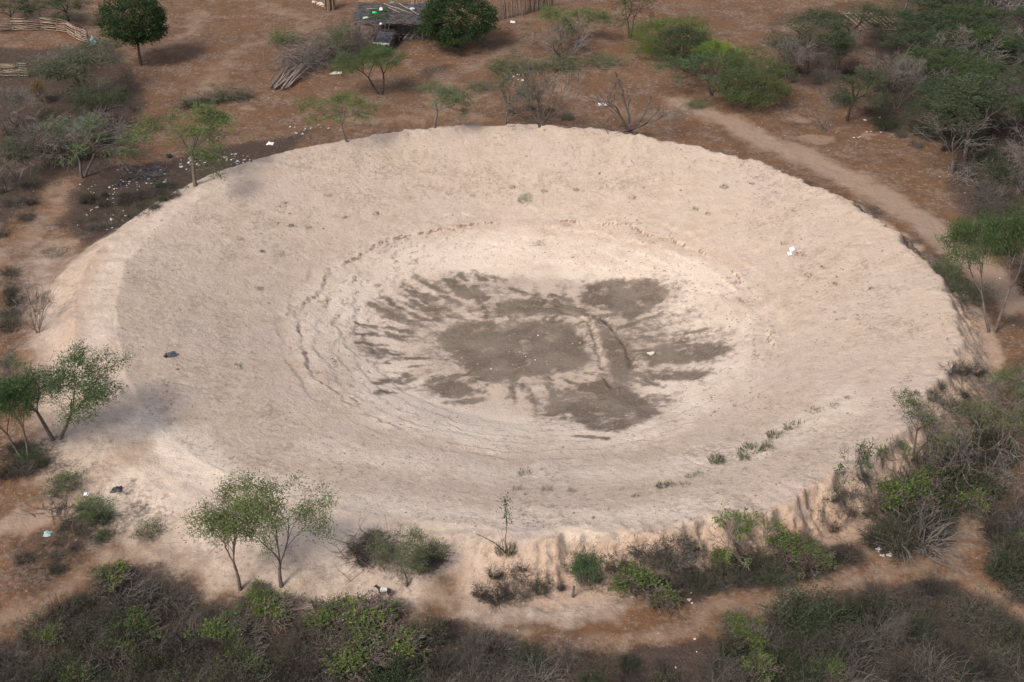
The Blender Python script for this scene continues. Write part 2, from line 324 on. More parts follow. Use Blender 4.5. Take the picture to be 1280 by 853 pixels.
def ground_mat():
    m, t, b = nt('earth'); g = N(t)
    pos = g.n('ShaderNodeNewGeometry').outputs['Position']
    A = g.n('ShaderNodeAttribute', attribute_name='soil_a'); B = g.n('ShaderNodeAttribute', attribute_name='soil_b'); C = g.n('ShaderNodeAttribute', attribute_name='soil_c')
    sa = g.n('ShaderNodeSeparateColor'); g.l(A.outputs['Color'], sa.inputs[0]); sb = g.n('ShaderNodeSeparateColor'); g.l(B.outputs['Color'], sb.inputs[0]); sc = g.n('ShaderNodeSeparateColor'); g.l(C.outputs['Color'], sc.inputs[0])
    MUD, PALE, LITTER_SHADE = sa.outputs; TRK, CRK, GRN = sb.outputs; ORG, MOT, TON = sc.outputs
    n1 = g.noise(pos, 5.0, 4, .6); n2 = g.noise(pos, .9, 4, .6); n3 = g.noise(pos, 17.0, 3, .6); n4 = g.noise(pos, .22, 3, .5)
    c1 = lambda n, k: g.math('MULTIPLY', g.math('SUBTRACT', n, .5), k)
    red = g.mix(g.step(n2, .3, .7), (.104, .058, .033), (.158, .094, .057))
    red = g.mix(g.step(n4, .4, .65), red, (.138, .073, .038))
    pal = g.mix(g.step(n2, .3, .7), (.378, .293, .222), (.443, .352, .271))
    pal = g.mix(g.math('MULTIPLY', g.step(n4, .42, .62), .5), pal, (.42, .335, .275))
    pal = g.mix(g.math('MULTIPLY', g.step(g.math('ADD', TON, c1(n2, .5)), .1, .85), .9), pal, (.56, .462, .372))
    colr = g.mix(g.step(g.math('ADD', PALE, c1(n2, .5)), .2, .85), red, pal)
    colr = g.mix(g.math('MULTIPLY', g.step(g.math('ADD', ORG, c1(n1, .8)), .2, .9), .75), colr, (.40, .282, .20))
    colr = g.mix(g.math('MULTIPLY', g.step(g.math('ADD', TRK, c1(n2, .5)), .2, .95), .68), colr, (.335, .242, .175))
    n6 = g.noise(pos, 3.4, 5, .72); n7 = g.noise(pos, 1.1, 4, .65)
    mo = g.math('ADD', g.math('ADD', n6, g.math('MULTIPLY', g.math('SUBTRACT', n7, .5), .35)), g.math('MULTIPLY', MOT, .2))
    colr = g.mix(g.math('MULTIPLY', g.step(mo, .58, .74), .6), colr, (.225, .175, .137))
    colr = g.mix(g.math('MULTIPLY', g.math('MULTIPLY', g.step(n6, .40, .28), PALE), .35), colr, (.56, .465, .385), 'MIX')
    colr = g.mix(g.math('MULTIPLY', g.step(g.math('ADD', LITTER_SHADE, c1(n1, 1.1)), .25, .85), .85), colr, g.mix(g.step(n3, .35, .65), (.030, .023, .019), (.066, .050, .041)))
    colr = g.mix(g.math('MULTIPLY', g.step(g.math('ADD', GRN, c1(n1, 1.3)), .3, .85), .7), colr, (.10, .115, .045))
    mudc = g.mix(g.step(n1, .35, .65), (.090, .066, .047), (.122, .092, .067)); mudc = g.mix(g.math('MULTIPLY', g.step(n3, .5, .66), .8), mudc, (.18, .142, .112)); mudc = g.mix(g.math('MULTIPLY', g.step(g.noise(pos, .55, 4, .6), .5, .7), .45), mudc, (.20, .16, .126))
    n5 = g.noise(pos, 2.2, 5, .65)
    n8 = g.noise(pos, .42, 4, .6); halo = g.math('MULTIPLY', g.step(g.math('ADD', MUD, c1(n5, 1.2)), .05, .6), .55); colr = g.mix(halo, colr, (.27, .212, .165))
    mudc = g.mix(g.math('MULTIPLY', g.step(g.math('ADD', n8, c1(n5, .5)), .40, .66), .75), mudc, (.19, .150, .118))
    colr = g.mix(g.math('MULTIPLY', g.step(g.math('ADD', g.math('ADD', g.math('MULTIPLY', MUD, 1.2), c1(n5, 2.3)), c1(n3, 1.1)), .32, 1.08), .96), colr, mudc)
    colr = g.mix(g.math('MULTIPLY', g.step(g.math('ADD', CRK, c1(n1, .9)), .28, .7), .8), colr, (.20, .132, .09))
    # dark specks painted in as small shadows of clods, then fine grit
    vo = g.n('ShaderNodeTexVoronoi'); vo.inputs['Scale'].default_value = 3.2; g.l(pos, vo.inputs['Vector'])
    spk = g.math('MULTIPLY', g.step(vo.outputs['Distance'], .16, .05), g.step(n2, .42, .62))
    colr = g.mix(g.math('MULTIPLY', spk, .45), colr, (.12, .09, .07))
    colr = g.mix(1.0, colr, g.mix(g.step(n3, .3, .72), (.86, .855, .85), (1.08, 1.08, 1.08)), 'MULTIPLY')
    g.l(colr, b.inputs['Base Color']); b.inputs['Roughness'].default_value = .95; b.inputs['Specular IOR Level'].default_value = .12
    bm = g.n('ShaderNodeBump'); bm.inputs['Distance'].default_value = .12; bm.inputs['Strength'].default_value = .75
    hgt = g.math('ADD', g.math('MULTIPLY', n1, .8), g.math('MULTIPLY', n3, .35)); hgt = g.math('SUBTRACT', hgt, g.math('MULTIPLY', CRK, .6))
    g.l(hgt, bm.inputs['Height']); g.l(bm.outputs[0], b.inputs['Normal'])
    return m
EARTH = ground_mat()
def leaf_mat():
    m, t, b = nt('foliage'); g = N(t)
    oi = g.n('ShaderNodeObjectInfo'); pos = g.n('ShaderNodeNewGeometry')
    n = g.noise(pos.outputs['Position'], 1.7, 2); n2 = pos.outputs['Random Per Island']
    c = g.mix(g.step(n, .3, .7), (.72, .74, .70), (1.22, 1.18, 1.05)); c = g.mix(1, c, oi.outputs['Color'], 'MULTIPLY')
    c = g.mix(1, c, g.mix(n2, (.68, .70, .75), (1.28, 1.25, 1.15)), 'MULTIPLY')
    c = g.mix(g.math('MULTIPLY', g.step(n2, .9, 1.0), .5), c, (.17, .13, .07))
    g.l(c, b.inputs['Base Color']); b.inputs['Roughness'].default_value = .62; b.inputs['Specular IOR Level'].default_value = .25
    tr = g.n('ShaderNodeBsdfTranslucent'); g.l(c, tr.inputs['Color']); mx = g.n('ShaderNodeMixShader'); mx.inputs[0].default_value = .28
    g.l(b.outputs[0], mx.inputs[1]); g.l(tr.outputs[0], mx.inputs[2]); g.l(mx.outputs[0], t.nodes['Material Output'].inputs['Surface'])
    return m
LEAF = leaf_mat()
def tint_mat(name, rough=.85, var=.35, scale=9.0, spec=.2, bump=0.0, metal=0.0):
    m, t, b = nt(name); g = N(t)
    oi = g.n('ShaderNodeObjectInfo'); pos = g.n('ShaderNodeNewGeometry')
    n = g.noise(pos.outputs['Position'], scale, 3); c = g.mix(g.step(n, .25, .75), (1 - var,) * 3, (1 + var,) * 3)
    c = g.mix(1, c, g.mix(pos.outputs['Random Per Island'], (1 - var * .8,) * 3, (1 + var * .8,) * 3), 'MULTIPLY')
    g.l(g.mix(1, c, oi.outputs['Color'], 'MULTIPLY'), b.inputs['Base Color'])
    b.inputs['Roughness'].default_value = rough; b.inputs['Specular IOR Level'].default_value = spec; b.inputs['Metallic'].default_value = metal
    if bump:
        bm = g.n('ShaderNodeBump'); bm.inputs['Distance'].default_value = bump; g.l(n, bm.inputs['Height']); g.l(bm.outputs[0], b.inputs['Normal'])
    return m
BARK = tint_mat('bark', .9, .3, 6.0, .1, .02); WOOD = tint_mat('weathered_wood', .85, .3, 12, .15, .01); PLASTIC = tint_mat('plastic', .45, .12, 3, .4, .01)
STONE = tint_mat('stone', .9, .25, 8, .1, .02); NET = tint_mat('shade_net', .9, .4, 5, .1, .02); PAINT = tint_mat('car_paint', .3, .08, 1.5, .5); RUBBER = tint_mat('rubber', .8, .15, 8, .2)
def glass_mat():
    m, t, b = nt('dark_glass'); b.inputs['Base Color'].default_value = (.02, .022, .03, 1); b.inputs['Roughness'].default_value = .12; return m
GLASS = glass_mat()

# ------------------------------------------------------------------ mesh helpers
def mesh_q(name, V, Q, mat, smooth=False):
    V = np.asarray(V, np.float32); Q = np.asarray(Q, np.int32)
    me = bpy.data.meshes.new(name); me.vertices.add(len(V)); me.vertices.foreach_set('co', V.ravel())
    me.loops.add(Q.size); me.loops.foreach_set('vertex_index', Q.ravel()); me.polygons.add(len(Q))
    me.polygons.foreach_set('loop_start', np.arange(len(Q), dtype=np.int32) * 4)
    me.polygons.foreach_set('use_smooth', np.full(len(Q), smooth)); me.materials.append(mat)
    me.update(calc_edges=True); return me
def tubes(segs, sides):
    P0 = np.array([s[0] for s in segs]); P1 = np.array([s[1] for s in segs]); r0 = np.array([s[2] for s in segs]); r1 = np.array([s[3] for s in segs])
    d = P1 - P0; L = np.linalg.norm(d, axis=1, keepdims=True); d = d / np.maximum(L, 1e-6)
    ref = np.where(np.abs(d[:, 2:3]) > .9, np.array([[1., 0, 0]]), np.array([[0, 0, 1.]]))
    a = np.cross(d, ref); a /= np.maximum(np.linalg.norm(a, axis=1, keepdims=True), 1e-6); b = np.cross(d, a)
    P1 = P1 + d * (r1[:, None] * .4)
    V = np.empty((len(segs), 2, sides, 3))
    for k in range(sides):
        u = 2 * math.pi * k / sides; w = a * math.cos(u) + b * math.sin(u)
        V[:, 0, k] = P0 + w * r0[:, None]; V[:, 1, k] = P1 + w * r1[:, None]
    base = np.arange(len(segs))[:, None] * 2 * sides; k = np.arange(sides)[None, :]; k2 = (k + 1) % sides
    Q = np.stack((base + k, base + k2, base + sides + k2, base + sides + k), -1).reshape(-1, 4)
    return V.reshape(-1, 3), Q
def join(parts):
    Vs, Qs, o = [], [], 0
    for V, Q in parts: Vs.append(V); Qs.append(Q + o); o += len(V)
    return np.concatenate(Vs), np.concatenate(Qs)
def leaves(rng, C, ln, wd, flat=0.0, hang=0.0):
    n = len(C); u = rng.normal(0, 1, (n, 3)); u[:, 2] = u[:, 2] * (1 - flat) - hang; u /= np.linalg.norm(u, axis=1, keepdims=True)
    w = rng.normal(0, 1, (n, 3)); w[:, 2] *= (1 - flat); v = np.cross(u, w); 
    if flat: v = np.cross(np.cross(u, np.array([0, 0, 1.]) + .6 * rng.normal(0, 1, (n, 3))), u) * 0 + np.cross(u, np.array([0, 0, 1.]) + .7 * rng.normal(0, 1, (n, 3)))
    v /= np.maximum(np.linalg.norm(v, axis=1, keepdims=True), 1e-6)
    s = rng.uniform(.65, 1.35, (n, 1)); u = u * s * ln / 2; v = v * s * wd / 2
    nn = np.cross(u, v); nn /= np.maximum(np.linalg.norm(nn, axis=1, keepdims=True), 1e-6); k = nn * wd * .18
    V = np.stack((C - u - k, C + v + k, C + u - k, C - v + k), 1).reshape(-1, 3)
    return V, np.arange(n * 4).reshape(-1, 4)
def unit(v): return v / max(np.linalg.norm(v), 1e-9)
def perp(rng, d):
    a = rng.normal(0, 1, 3); a -= d * a.dot(d); return unit(a)
def grow(rng, P, segs, tips, p, d, L, r, lvl):
    n = P['n'][lvl]; last = len(P['n']) - 1; tp = P.get('taper', .55)
    for i in range(n):
        d = unit(d + rng.normal(0, P['wob'][lvl], 3) + np.array((0, 0, P['up'][lvl])))
        q = p + d * (L / n); segs.append((p, q, r * (1 - i / n * (1 - tp)), r * (1 - (i + 1) / n * (1 - tp)), lvl)); p = q
        f = (i + 1) / n; rr = r * (1 - f * (1 - tp))
        if lvl < last:
            k = P['end'][lvl] if i == n - 1 else (P['kids'][lvl] if f >= P['start'][lvl] else 0)
            if isinstance(k, float): k = int(k) + (rng.random() < k % 1)
            a0 = rng.random() * 6.283
            for j in range(k):
                sp_ = P['spread'][lvl] * rng.uniform(.7, 1.25)
                o = perp(rng, d)
                if k > 2:
                    e1 = unit(np.cross(d, np.array((.3, .2, 1.)))); e2 = np.cross(d, e1); an = a0 + 6.283 * j / k + rng.normal(0, .25); o = e1 * math.cos(an) + e2 * math.sin(an)
                grow(rng, P, segs, tips, p, unit(d * math.cos(sp_) + o * math.sin(sp_)), P['len'][lvl + 1] * rng.uniform(.65, 1.2) * (1.25 - .45 * f), rr * P['rk'], lvl + 1)
        elif P.get('every', True) or i == n - 1: tips.append(p)
UMB = dict(n=(3,4,3,3,2), len=(1.7,2.0,1.35,.9,.5), wob=(.10,.16,.2,.22,.25), up=(.06,.02,-.02,-.05,-.08), spread=(.75,.6,.6,.65), kids=(0,1.0,1.0,.8), end=(4,2,2,2), start=(9,.5,.3,.3), rk=.62, taper=.7)
OPEN = dict(n=(4,5,4,3,2), len=(2.3,2.7,1.6,.9,.45), wob=(.06,.10,.15,.2,.25), up=(.05,.12,.04,0,-.05), spread=(.45,.6,.7,.7), kids=(0,1.0,1.0,.8), end=(3,2,2,2), start=(9,.3,.3,.3), rk=.6, taper=.65)
BARE = dict(n=(3,4,4,3,3), len=(.7,2.1,1.5,1.0,.6), wob=(.12,.13,.17,.2,.24), up=(.05,.08,.05,.03,0), spread=(.5,.55,.6,.65), kids=(0,.9,1.1,1.0), end=(3,2,2,2), start=(9,.4,.3,.3), rk=.62, taper=.6)
BUSH = dict(n=(2,3,3,2), len=(.35,.75,.5,.3), wob=(.15,.18,.22,.28), up=(.04,.05,.03,0), spread=(.7,.65,.7), kids=(0,1.3,1.3), end=(5,2,2), start=(9,.3,.3), rk=.65, taper=.6)
PROTO = {}
def tree_proto(key, seed, P, r0, stems=1, leafn=0, ll=.12, lw=.05, sig=.16, flat=0., hang=0., squash=None, lean=(0, 0), part=None, over=None, split=2, tipfrac=1.0, thick=1.0):
    rng = np.random.default_rng(seed); P = dict(P); P.update(over or {}); segs, tips = [], []
    for s in range(stems):
        a = 6.283 * s / max(stems, 1) + rng.random(); k = .0 if stems == 1 else .35
        p0 = np.array((math.cos(a) * k * .35, math.sin(a) * k * .35, -.12)) if stems > 1 else np.array((0, 0, -.12))
        grow(rng, P, segs, tips, p0, unit(np.array((math.cos(a) * k + lean[0], math.sin(a) * k + lean[1], 1.))), P['len'][0] * rng.uniform(.9, 1.1), r0 * (1 if stems == 1 else rng.uniform(.6, .9)), 0)
    tips = np.array(tips)
    def sq(p):
        if squash is None: return p
        z0, k = squash; p = np.array(p, float); z = p[..., 2]; p[..., 2] = np.where(z > z0, z0 + (z - z0) * k, z); return p
    segs = [(sq(s[0]), sq(s[1]), max(s[2], .011 * thick), max(s[3], .008 * thick), s[4]) for s in segs]; tips = sq(tips)
    A = [s for s in segs if s[4] < split]; Bs = [s for s in segs if s[4] >= split]
    parts = [('trunk' if P is not BUSH and not part else 'stems', mesh_q(key + '_trunk', *tubes(A, 6), BARK, True), 'bark'),
             ('branches', mesh_q(key + '_branches', *tubes(Bs, 3), BARK), 'twig')]
    allp = tips
    if leafn:
        if tipfrac < 1: 
            cc = tips[rng.integers(0, len(tips), 7)]; dd = np.min(np.linalg.norm(tips[:, None] - cc[None], axis=2), axis=1); tips = tips[np.argsort(dd)[:max(20, int(len(tips) * tipfrac))]]
        if P['n'] == OPEN['n']: tips = tips[tips[:, 2] > .42 * tips[:, 2].max()]
        C = tips[rng.integers(0, len(tips), leafn)] + rng.normal(0, 1, (leafn, 3)) * np.array((sig, sig, sig * (.45 if flat > .3 else .8)))
        parts.append(('crown' if not part else 'foliage', mesh_q(key + '_crown', *leaves(rng, C, ll, lw, flat, hang), LEAF), 'leaf'))
    lo, hi = np.percentile(allp, 2, axis=0), np.percentile(allp, 98, axis=0)
    PROTO[key] = dict(parts=parts, H=float(hi[2]) + .1, W=float(max(hi[0] - lo[0], hi[1] - lo[1])) + .3, off=((hi[0] + lo[0]) / 2, (hi[1] + lo[1]) / 2))
def dense_proto(key, seed, rx, rz, zc, nclump, per, ll, lw, sig, hang=0., trunk=.16, part=None, lumps=9, shell=.6):
    rng = np.random.default_rng(seed); segs, tips = [], []
    grow(rng, OPEN, segs, tips, np.array((0, 0, -.12)), np.array((0, 0, 1.)), zc * .55, trunk, 0)
    sc = rx / 3.6; segs = [(s[0] * (sc, sc, min(1, (zc + rz * .6) / 5.5)), s[1] * (sc, sc, min(1, (zc + rz * .6) / 5.5)), max(s[2], .015), max(s[3], .012), s[4]) for s in segs if s[4] < 4]
    lump = rng.normal(0, 1, (lumps, 3)); lump /= np.linalg.norm(lump, axis=1, keepdims=True)
    u = rng.normal(0, 1, (nclump, 3)); u /= np.linalg.norm(u, axis=1, keepdims=True)
    bul = .93 + .34 * np.max(np.clip(u @ lump.T, 0, 1) ** 6, axis=1) - .2 * rng.random(nclump)
    rad = (shell + (1 - shell) * rng.random(nclump) ** .5) * bul
    C = u * rad[:, None] * np.array((rx, rx, rz)); C[:, 2] = np.where(C[:, 2] < -rz * .55, -rz * .55 + .12 * C[:, 2], C[:, 2]); C += np.array((0, 0, zc))
    L = (C[:, None] + rng.normal(0, sig, (nclump, per, 3)) * np.array((1, 1, .75))).reshape(-1, 3)
    PROTO[key] = dict(parts=[('trunk' if not part else 'stems', mesh_q(key + '_trunk', *tubes([s for s in segs if s[4] < 3], 6), BARK, True), 'bark'),
                             ('crown' if not part else 'foliage', mesh_q(key + '_crown', *leaves(rng, L, ll, lw, 0, hang), LEAF), 'leaf')], H=zc + rz * 1.02, W=2 * rx * 1.05, off=(0, 0))
def arcs(rng, n, rad, hgt, r, spread=1.0, segn=4):
    a = rng.random(n) * 6.283; b = np.sqrt(rng.random(n)) * rad * .75; p = np.stack((np.cos(a) * b, np.sin(a) * b, np.full(n, -.05)), 1)
    a2 = a + rng.normal(0, 1.0, n); out = np.stack((np.cos(a2), np.sin(a2), np.zeros(n)), 1) * rng.uniform(.1, 1.1, (n, 1)) * spread
    d = out + np.array((0, 0, 1.)); h = hgt * rng.uniform(.45, 1.1, n) * (1 - .45 * (b / rad) ** 2); L = h * 1.35; S = []
    rr = r * rng.uniform(.5, 1.2, n)
    for k in range(segn):
        d = d + rng.normal(0, .28, (n, 3)) + np.array((0, 0, -.30)); d /= np.linalg.norm(d, axis=1, keepdims=True); q = p + d * (L / segn)[:, None]
        q[:, 2] = np.maximum(q[:, 2], .02); f0 = 1 - k / segn * .65; f1 = 1 - (k + 1) / segn * .65
        S += list(zip(p, q, np.maximum(rr * f0, .006), np.maximum(rr * f1, .005)))
        if k >= 1:
            m = rng.random(n) < .75; e = d + rng.normal(0, .75, (n, 3)); e /= np.linalg.norm(e, axis=1, keepdims=True); q2 = q + e * (L * .22)[:, None]; q2[:, 2] = np.maximum(q2[:, 2], .02)
            S += [(q[i], q2[i], max(rr[i] * f1 * .7, .005), .004) for i in np.where(m)[0]]
        p = q
    return S, p
def bramble_proto(key, seed, n, rad, hgt, r=.016, leafn=0, ll=.07, lw=.04, spread=1.0, sig=.1):
    rng = np.random.default_rng(seed); S, tips = arcs(rng, n, rad, hgt, r, spread)
    parts = [('twigs', mesh_q(key + '_twigs', *tubes(S, 3), BARK), 'twig')]
    if leafn:
        E = np.array([s[1] for s in S]); E = E[E[:, 2] > hgt * .3]; C = E[rng.integers(0, len(E), leafn)] + rng.normal(0, sig, (leafn, 3)); C[:, 2] = np.maximum(C[:, 2], .03)
        parts.append(('foliage', mesh_q(key + '_foliage', *leaves(rng, C, ll, lw), LEAF), 'leaf'))
    PROTO[key] = dict(parts=parts, H=hgt * .95, W=2 * rad * 1.15, off=(0, 0))
def tuft_proto(key, seed, n, rad, hgt, wd=.03, spread=.8):
    rng = np.random.default_rng(seed); a = rng.random(n) * 6.283; b = np.sqrt(rng.random(n)) * rad
    p = np.stack((np.cos(a) * b, np.sin(a) * b, np.full(n, -.02)), 1); d = np.stack((np.cos(a), np.sin(a), np.zeros(n)), 1) * rng.uniform(0, spread, (n, 1)) + np.array((0, 0, 1.)) + rng.normal(0, .2, (n, 3))
    d /= np.linalg.norm(d, axis=1, keepdims=True); L = (hgt * rng.uniform(.5, 1.2, n))[:, None]; w = np.cross(d, rng.normal(0, 1, (n, 3))); w /= np.linalg.norm(w, axis=1, keepdims=True); w *= wd * .5
    m = p + d * L * .5; q = p + d * L + np.array((0, 0, -.15)) * L * rng.random((n, 1))
    V = np.stack((p, m + w, q, m - w), 1).reshape(-1, 3)
    PROTO[key] = dict(parts=[('blades', mesh_q(key + '_blades', V, np.arange(n * 4).reshape(-1, 4), LEAF), 'leaf')], H=hgt, W=2 * rad + hgt * .5, off=(0, 0))
for k in range(4): tree_proto('umb%d' % k, 11 + k, UMB, .12, leafn=5600, ll=.15, lw=.042, sig=.21, flat=.55, squash=(2.9, .5))
for k in range(2): tree_proto('umbl%d' % k, 31 + k, UMB, .10, leafn=4600, ll=.14, lw=.042, sig=.2, flat=.55, squash=(2.8, .5), lean=((-.55, .1) if k == 0 else (.5, .15)))
for k in range(3): tree_proto('semi%d' % k, 51 + k, UMB, .11, stems=2, leafn=2600, ll=.13, lw=.05, sig=.15, flat=.4, squash=(2.9, .65), tipfrac=.5)
FAN = dict(n=(2,5,4,3,2), len=(.35,2.5,1.5,.9,.5), wob=(.1,.11,.15,.2,.25), up=(.03,.03,.04,.02,0), spread=(.75,.5,.6,.65), kids=(0,.6,.8,.6), end=(4,2,2,1), start=(9,.4,.3,.3), rk=.66, taper=.6)
for k in range(3): tree_proto('fan%d' % k, 61 + k, FAN, .15, stems=(2, 1, 3)[k], thick=1.5)
for k in range(2): tree_proto('open%d' % k, (73, 78)[k], OPEN, .09, stems=1, over=dict(len=(1.9,2.2,1.6,1.0,.5), spread=(.55,.65,.7,.7)) if k == 0 else dict(len=(1.3,2.6,1.7,1.0,.5), spread=(.4,.65,.7,.7)), tipfrac=.75, leafn=7000, ll=.105, lw=.04, sig=.2, flat=.2, hang=.3)
for k in range(5): tree_proto('bare%d' % k, 91 + k, BARE, .11, stems=(3, 2, 4, 1, 3)[k], over=dict(len=(1.6,2.1,1.5,1.0,.6)) if k == 3 else None)
for k in range(2): tree_proto('lush%d' % k, 111 + k, OPEN, .13, stems=2, leafn=17000, ll=.12, lw=.036, sig=.22, flat=.25, hang=.5, squash=(3.6, .7), lean=((.25, 0) if k == 0 else (-.15, 0)))
dense_proto('mango0', 131, 3.5, 2.6, 4.6, 420, 42, .24, .09, .26); dense_proto('mango1', 132, 4.1, 3.0, 3.7, 520, 40, .25, .10, .27, lumps=16)
dense_proto('willow', 133, 3.8, 2.7, 3.2, 430, 44, .20, .05, .27, hang=.8, lumps=12, shell=.45); dense_proto('feather', 134, 3.9, 2.5, 2.4, 420, 46, .17, .04, .3, trunk=.08, lumps=7)
dense_proto('greyround', 135, 2.6, 2.1, 3.2, 260, 30, .16, .07, .22, lumps=10)
for k in range(7): bramble_proto('bram%d' % k, 151 + k, (260, 210, 150, 260, 230, 120, 180)[k], 1.0, (1.0, .8, 1.35, .7, 1.0, 1.5, .9)[k], r=(.016, .014, .020, .013, .016, .024, .015)[k], leafn=(0, 350, 150, 250, 700, 0, 500)[k], spread=(1, 1.3, .7, 1.5, 1, .55, 1.2)[k])
for k in range(3): bramble_proto('scrub%d' % k, 171 + k, 150, .95, (1.1, .85, 1.0)[k], leafn=(1500, 1000, 2000)[k], ll=.085, lw=.045)
for k in range(3): tree_proto('lime%d' % k, 181 + k, BUSH, .028, stems=7, leafn=900 + 250 * k, ll=.09, lw=.05, sig=.11, part=True, split=1, tipfrac=.38, squash=(.45, .75))
for k in range(2): tree_proto('sprig%d' % k, 191 + k, BUSH, .028, stems=2, leafn=480, ll=.10, lw=.06, sig=.06, part=True, split=1, tipfrac=.5, over=dict(len=(.6,.9,.6,.35)))
for k in range(3): tuft_proto('tuft%d' % k, 201 + k, 60, .34, .38, .028)
tuft_proto('clump', 205, 170, .6, .7, .04)

# ------------------------------------------------------------------ placing
def tag(o, label=None, cat=None, group=None, kind=None):
    if label: o['label'] = label
    if cat: o['category'] = cat
    if group: o['group'] = group
    if kind: o['kind'] = kind
    return o
def empty(name, loc, rz=0.0):
    o = bpy.data.objects.new(name, None); o.empty_display_size = .3; col.objects.link(o); o.location = [float(v) for v in loc]; o.rotation_euler = (0, 0, rz); return o
def ob(name, me, parent=None, color=None, loc=(0, 0, 0), rot=(0, 0, 0)):
    o = bpy.data.objects.new(name, me); col.objects.link(o); o.location = [float(v) for v in loc]; o.rotation_euler = rot
    if parent: o.parent = parent
    if color: o.color = (*color, 1)
    return o
prng = random.Random(5)
def plant(name, key, base, loc_h, width, label, cat, leaf, bark=(.15, .12, .10), twig=None, rz=None, group=None, sink=.03):
    P = PROTO[key]; e = empty(name, (base[0], base[1], base[2] - sink), prng.random() * 6.283 if rz is None else rz)
    sz = loc_h / P['H']; sx = width / P['W'] if width else sz
    e.scale = (sx, sx, sz); tag(e, label, cat, group)
    for pn, me, ck in P['parts']:
        ob(pn, me, e, {'leaf': leaf, 'bark': bark, 'twig': twig or bark}[ck])
    return e
def vh(base, top, w=0.0):
    """height above base whose image row is `top`"""
    lo, hi = .05, 14.0
    for _ in range(30):
        m = (lo + hi) / 2
        if project((base[0], base[1] + .3 * w, base[2] + m))[1] > top: lo = m
        else: hi = m
    return lo
def T(name, key, bx, by, top, wpx, label, cat='tree', leaf=(.10, .135, .05), **k):
    b = hit(bx, by); w = wpx / ppm(b); h = max(vh(b, top, w), .15); return plant(name, key, b, h, w, label, cat, leaf, **k)
DK = (.055, .074, .036); MG = (.036, .062, .022); OL = (.105, .125, .058); GR = (.085, .130, .045); BR = (.105, .150, .048); LI = (.13, .21, .035); GO = (.095, .105, .065)
GREY = (.128, .110, .097); DBK = (.115, .090, .075)

# ------------------------------------------------------------------ the ground objects (faces of the one grid shared out by what they are)
NRM = np.zeros((*shp, 3)); gy_, gx_ = np.gradient(GZ, YS, XS); NRM[..., 0] = -gx_; NRM[..., 1] = -gy_; NRM[..., 2] = 1; NRM /= np.linalg.norm(NRM, axis=2, keepdims=True)
def full(a, fill=0.0):
    f = np.full(shp, fill); f[ij] = a; return f
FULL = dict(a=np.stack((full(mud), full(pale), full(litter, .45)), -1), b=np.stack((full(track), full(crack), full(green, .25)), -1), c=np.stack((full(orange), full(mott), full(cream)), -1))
lab = np.zeros(shp, np.int8)
rr_, _, (Rr_, _, ww_, run_) = polar(GX, GY); lab[rr_ < Rr_ + ww_ + .1] = 1
lab[(full(mud) > .5) & (rr_ < 16)] = 2
lab[(full(track) > .55) & (rr_ > Rr_ + ww_ + run_)] = 3
fl_ = lab[:-1, :-1]
J, I = np.meshgrid(np.arange(NY - 1), np.arange(NX - 1), indexing='ij')
for k, nm in ((0, 'ground'), (1, 'reservoir_basin'), (2, 'mud_bed'), (3, 'dirt_track')):
    s = fl_ == k; j = J[s]; i = I[s]
    Q = np.stack((j * NX + i, j * NX + i + 1, (j + 1) * NX + i + 1, (j + 1) * NX + i), 1)
    uq, inv = np.unique(Q.ravel(), return_inverse=True)
    V = np.stack((GX.ravel()[uq], GY.ravel()[uq], GZ.ravel()[uq]), 1)
    me = mesh_q(nm, V, inv.reshape(-1, 4), EARTH, True)
    for a in 'abc':
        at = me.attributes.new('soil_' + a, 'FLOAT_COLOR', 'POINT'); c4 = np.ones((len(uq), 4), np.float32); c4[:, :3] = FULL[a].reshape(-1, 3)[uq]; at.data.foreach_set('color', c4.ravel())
    me.normals_split_custom_set_from_vertices(NRM.reshape(-1, 3)[uq].tolist())
    o = ob(nm, me); tag(o, kind='structure')

# ------------------------------------------------------------------ trees
T('mango_tree', 'mango0', 176, 82, -14, 90, 'round dense dark green tree on a bare straight trunk, upper left clearing', leaf=MG, bark=(.085, .06, .048))
T('mango_tree', 'mango1', 571, 61, -16, 100, 'broad dense dark green tree with domed crown beside the net-roofed shelter', leaf=(.03, .058, .020), bark=DBK)
T('acacia_tree', 'umb0', 86, 27, -12, 70, 'sparse green tree behind the curved stick fence, dark thin trunk', leaf=DK, bark=(.05, .04, .035))
T('acacia_tree', 'umb1', 16, 36, -6, 60, 'green tree in the top left corner behind the stick fence', leaf=DK, bark=(.05, .04, .035))
T('thorn_tree', 'umb2', 102, 118, 44, 142, 'wide grey-green flat thorn tree between the two stick fences', leaf=(.075, .090, .048), twig=GREY, bark=DBK)
T('acacia_tree', 'umb3', 140, 160, 97, 78, 'green acacia right of the teal net heap', leaf=DK, bark=DBK)
T('thorn_tree', 'semi0', 104, 222, 128, 130, 'grey half-leafless thorn tree with dark trunk by the dump heap', leaf=GR, twig=GREY, bark=DBK)
T('thorn_tree', 'semi1', 22, 225, 165, 92, 'low half-green thorn tree at the left edge above the sandy path', leaf=DK, twig=GREY, bark=DBK)
T('acacia_tree', 'umb1', 244, 233, 132, 112, 'light green flat-topped acacia on a thin straight trunk at the berm edge', leaf=BR, bark=DBK, rz=1.0)
T('acacia_tree', 'umbl0', 435, 178, 110, 98, 'bright green umbrella acacia with a trunk leaning left', leaf=BR, bark=DBK, rz=0.0)
T('acacia_tree', 'lush1', 476, 118, 50, 84, 'leafy green acacia with twin dark trunks in front of the parked car', leaf=GR, bark=(.06, .045, .04))
T('thorn_tree', 'semi2', 430, 86, 22, 70, 'grey thorn tree with little green rising from the brush heap', leaf=OL, twig=GREY, bark=DBK)
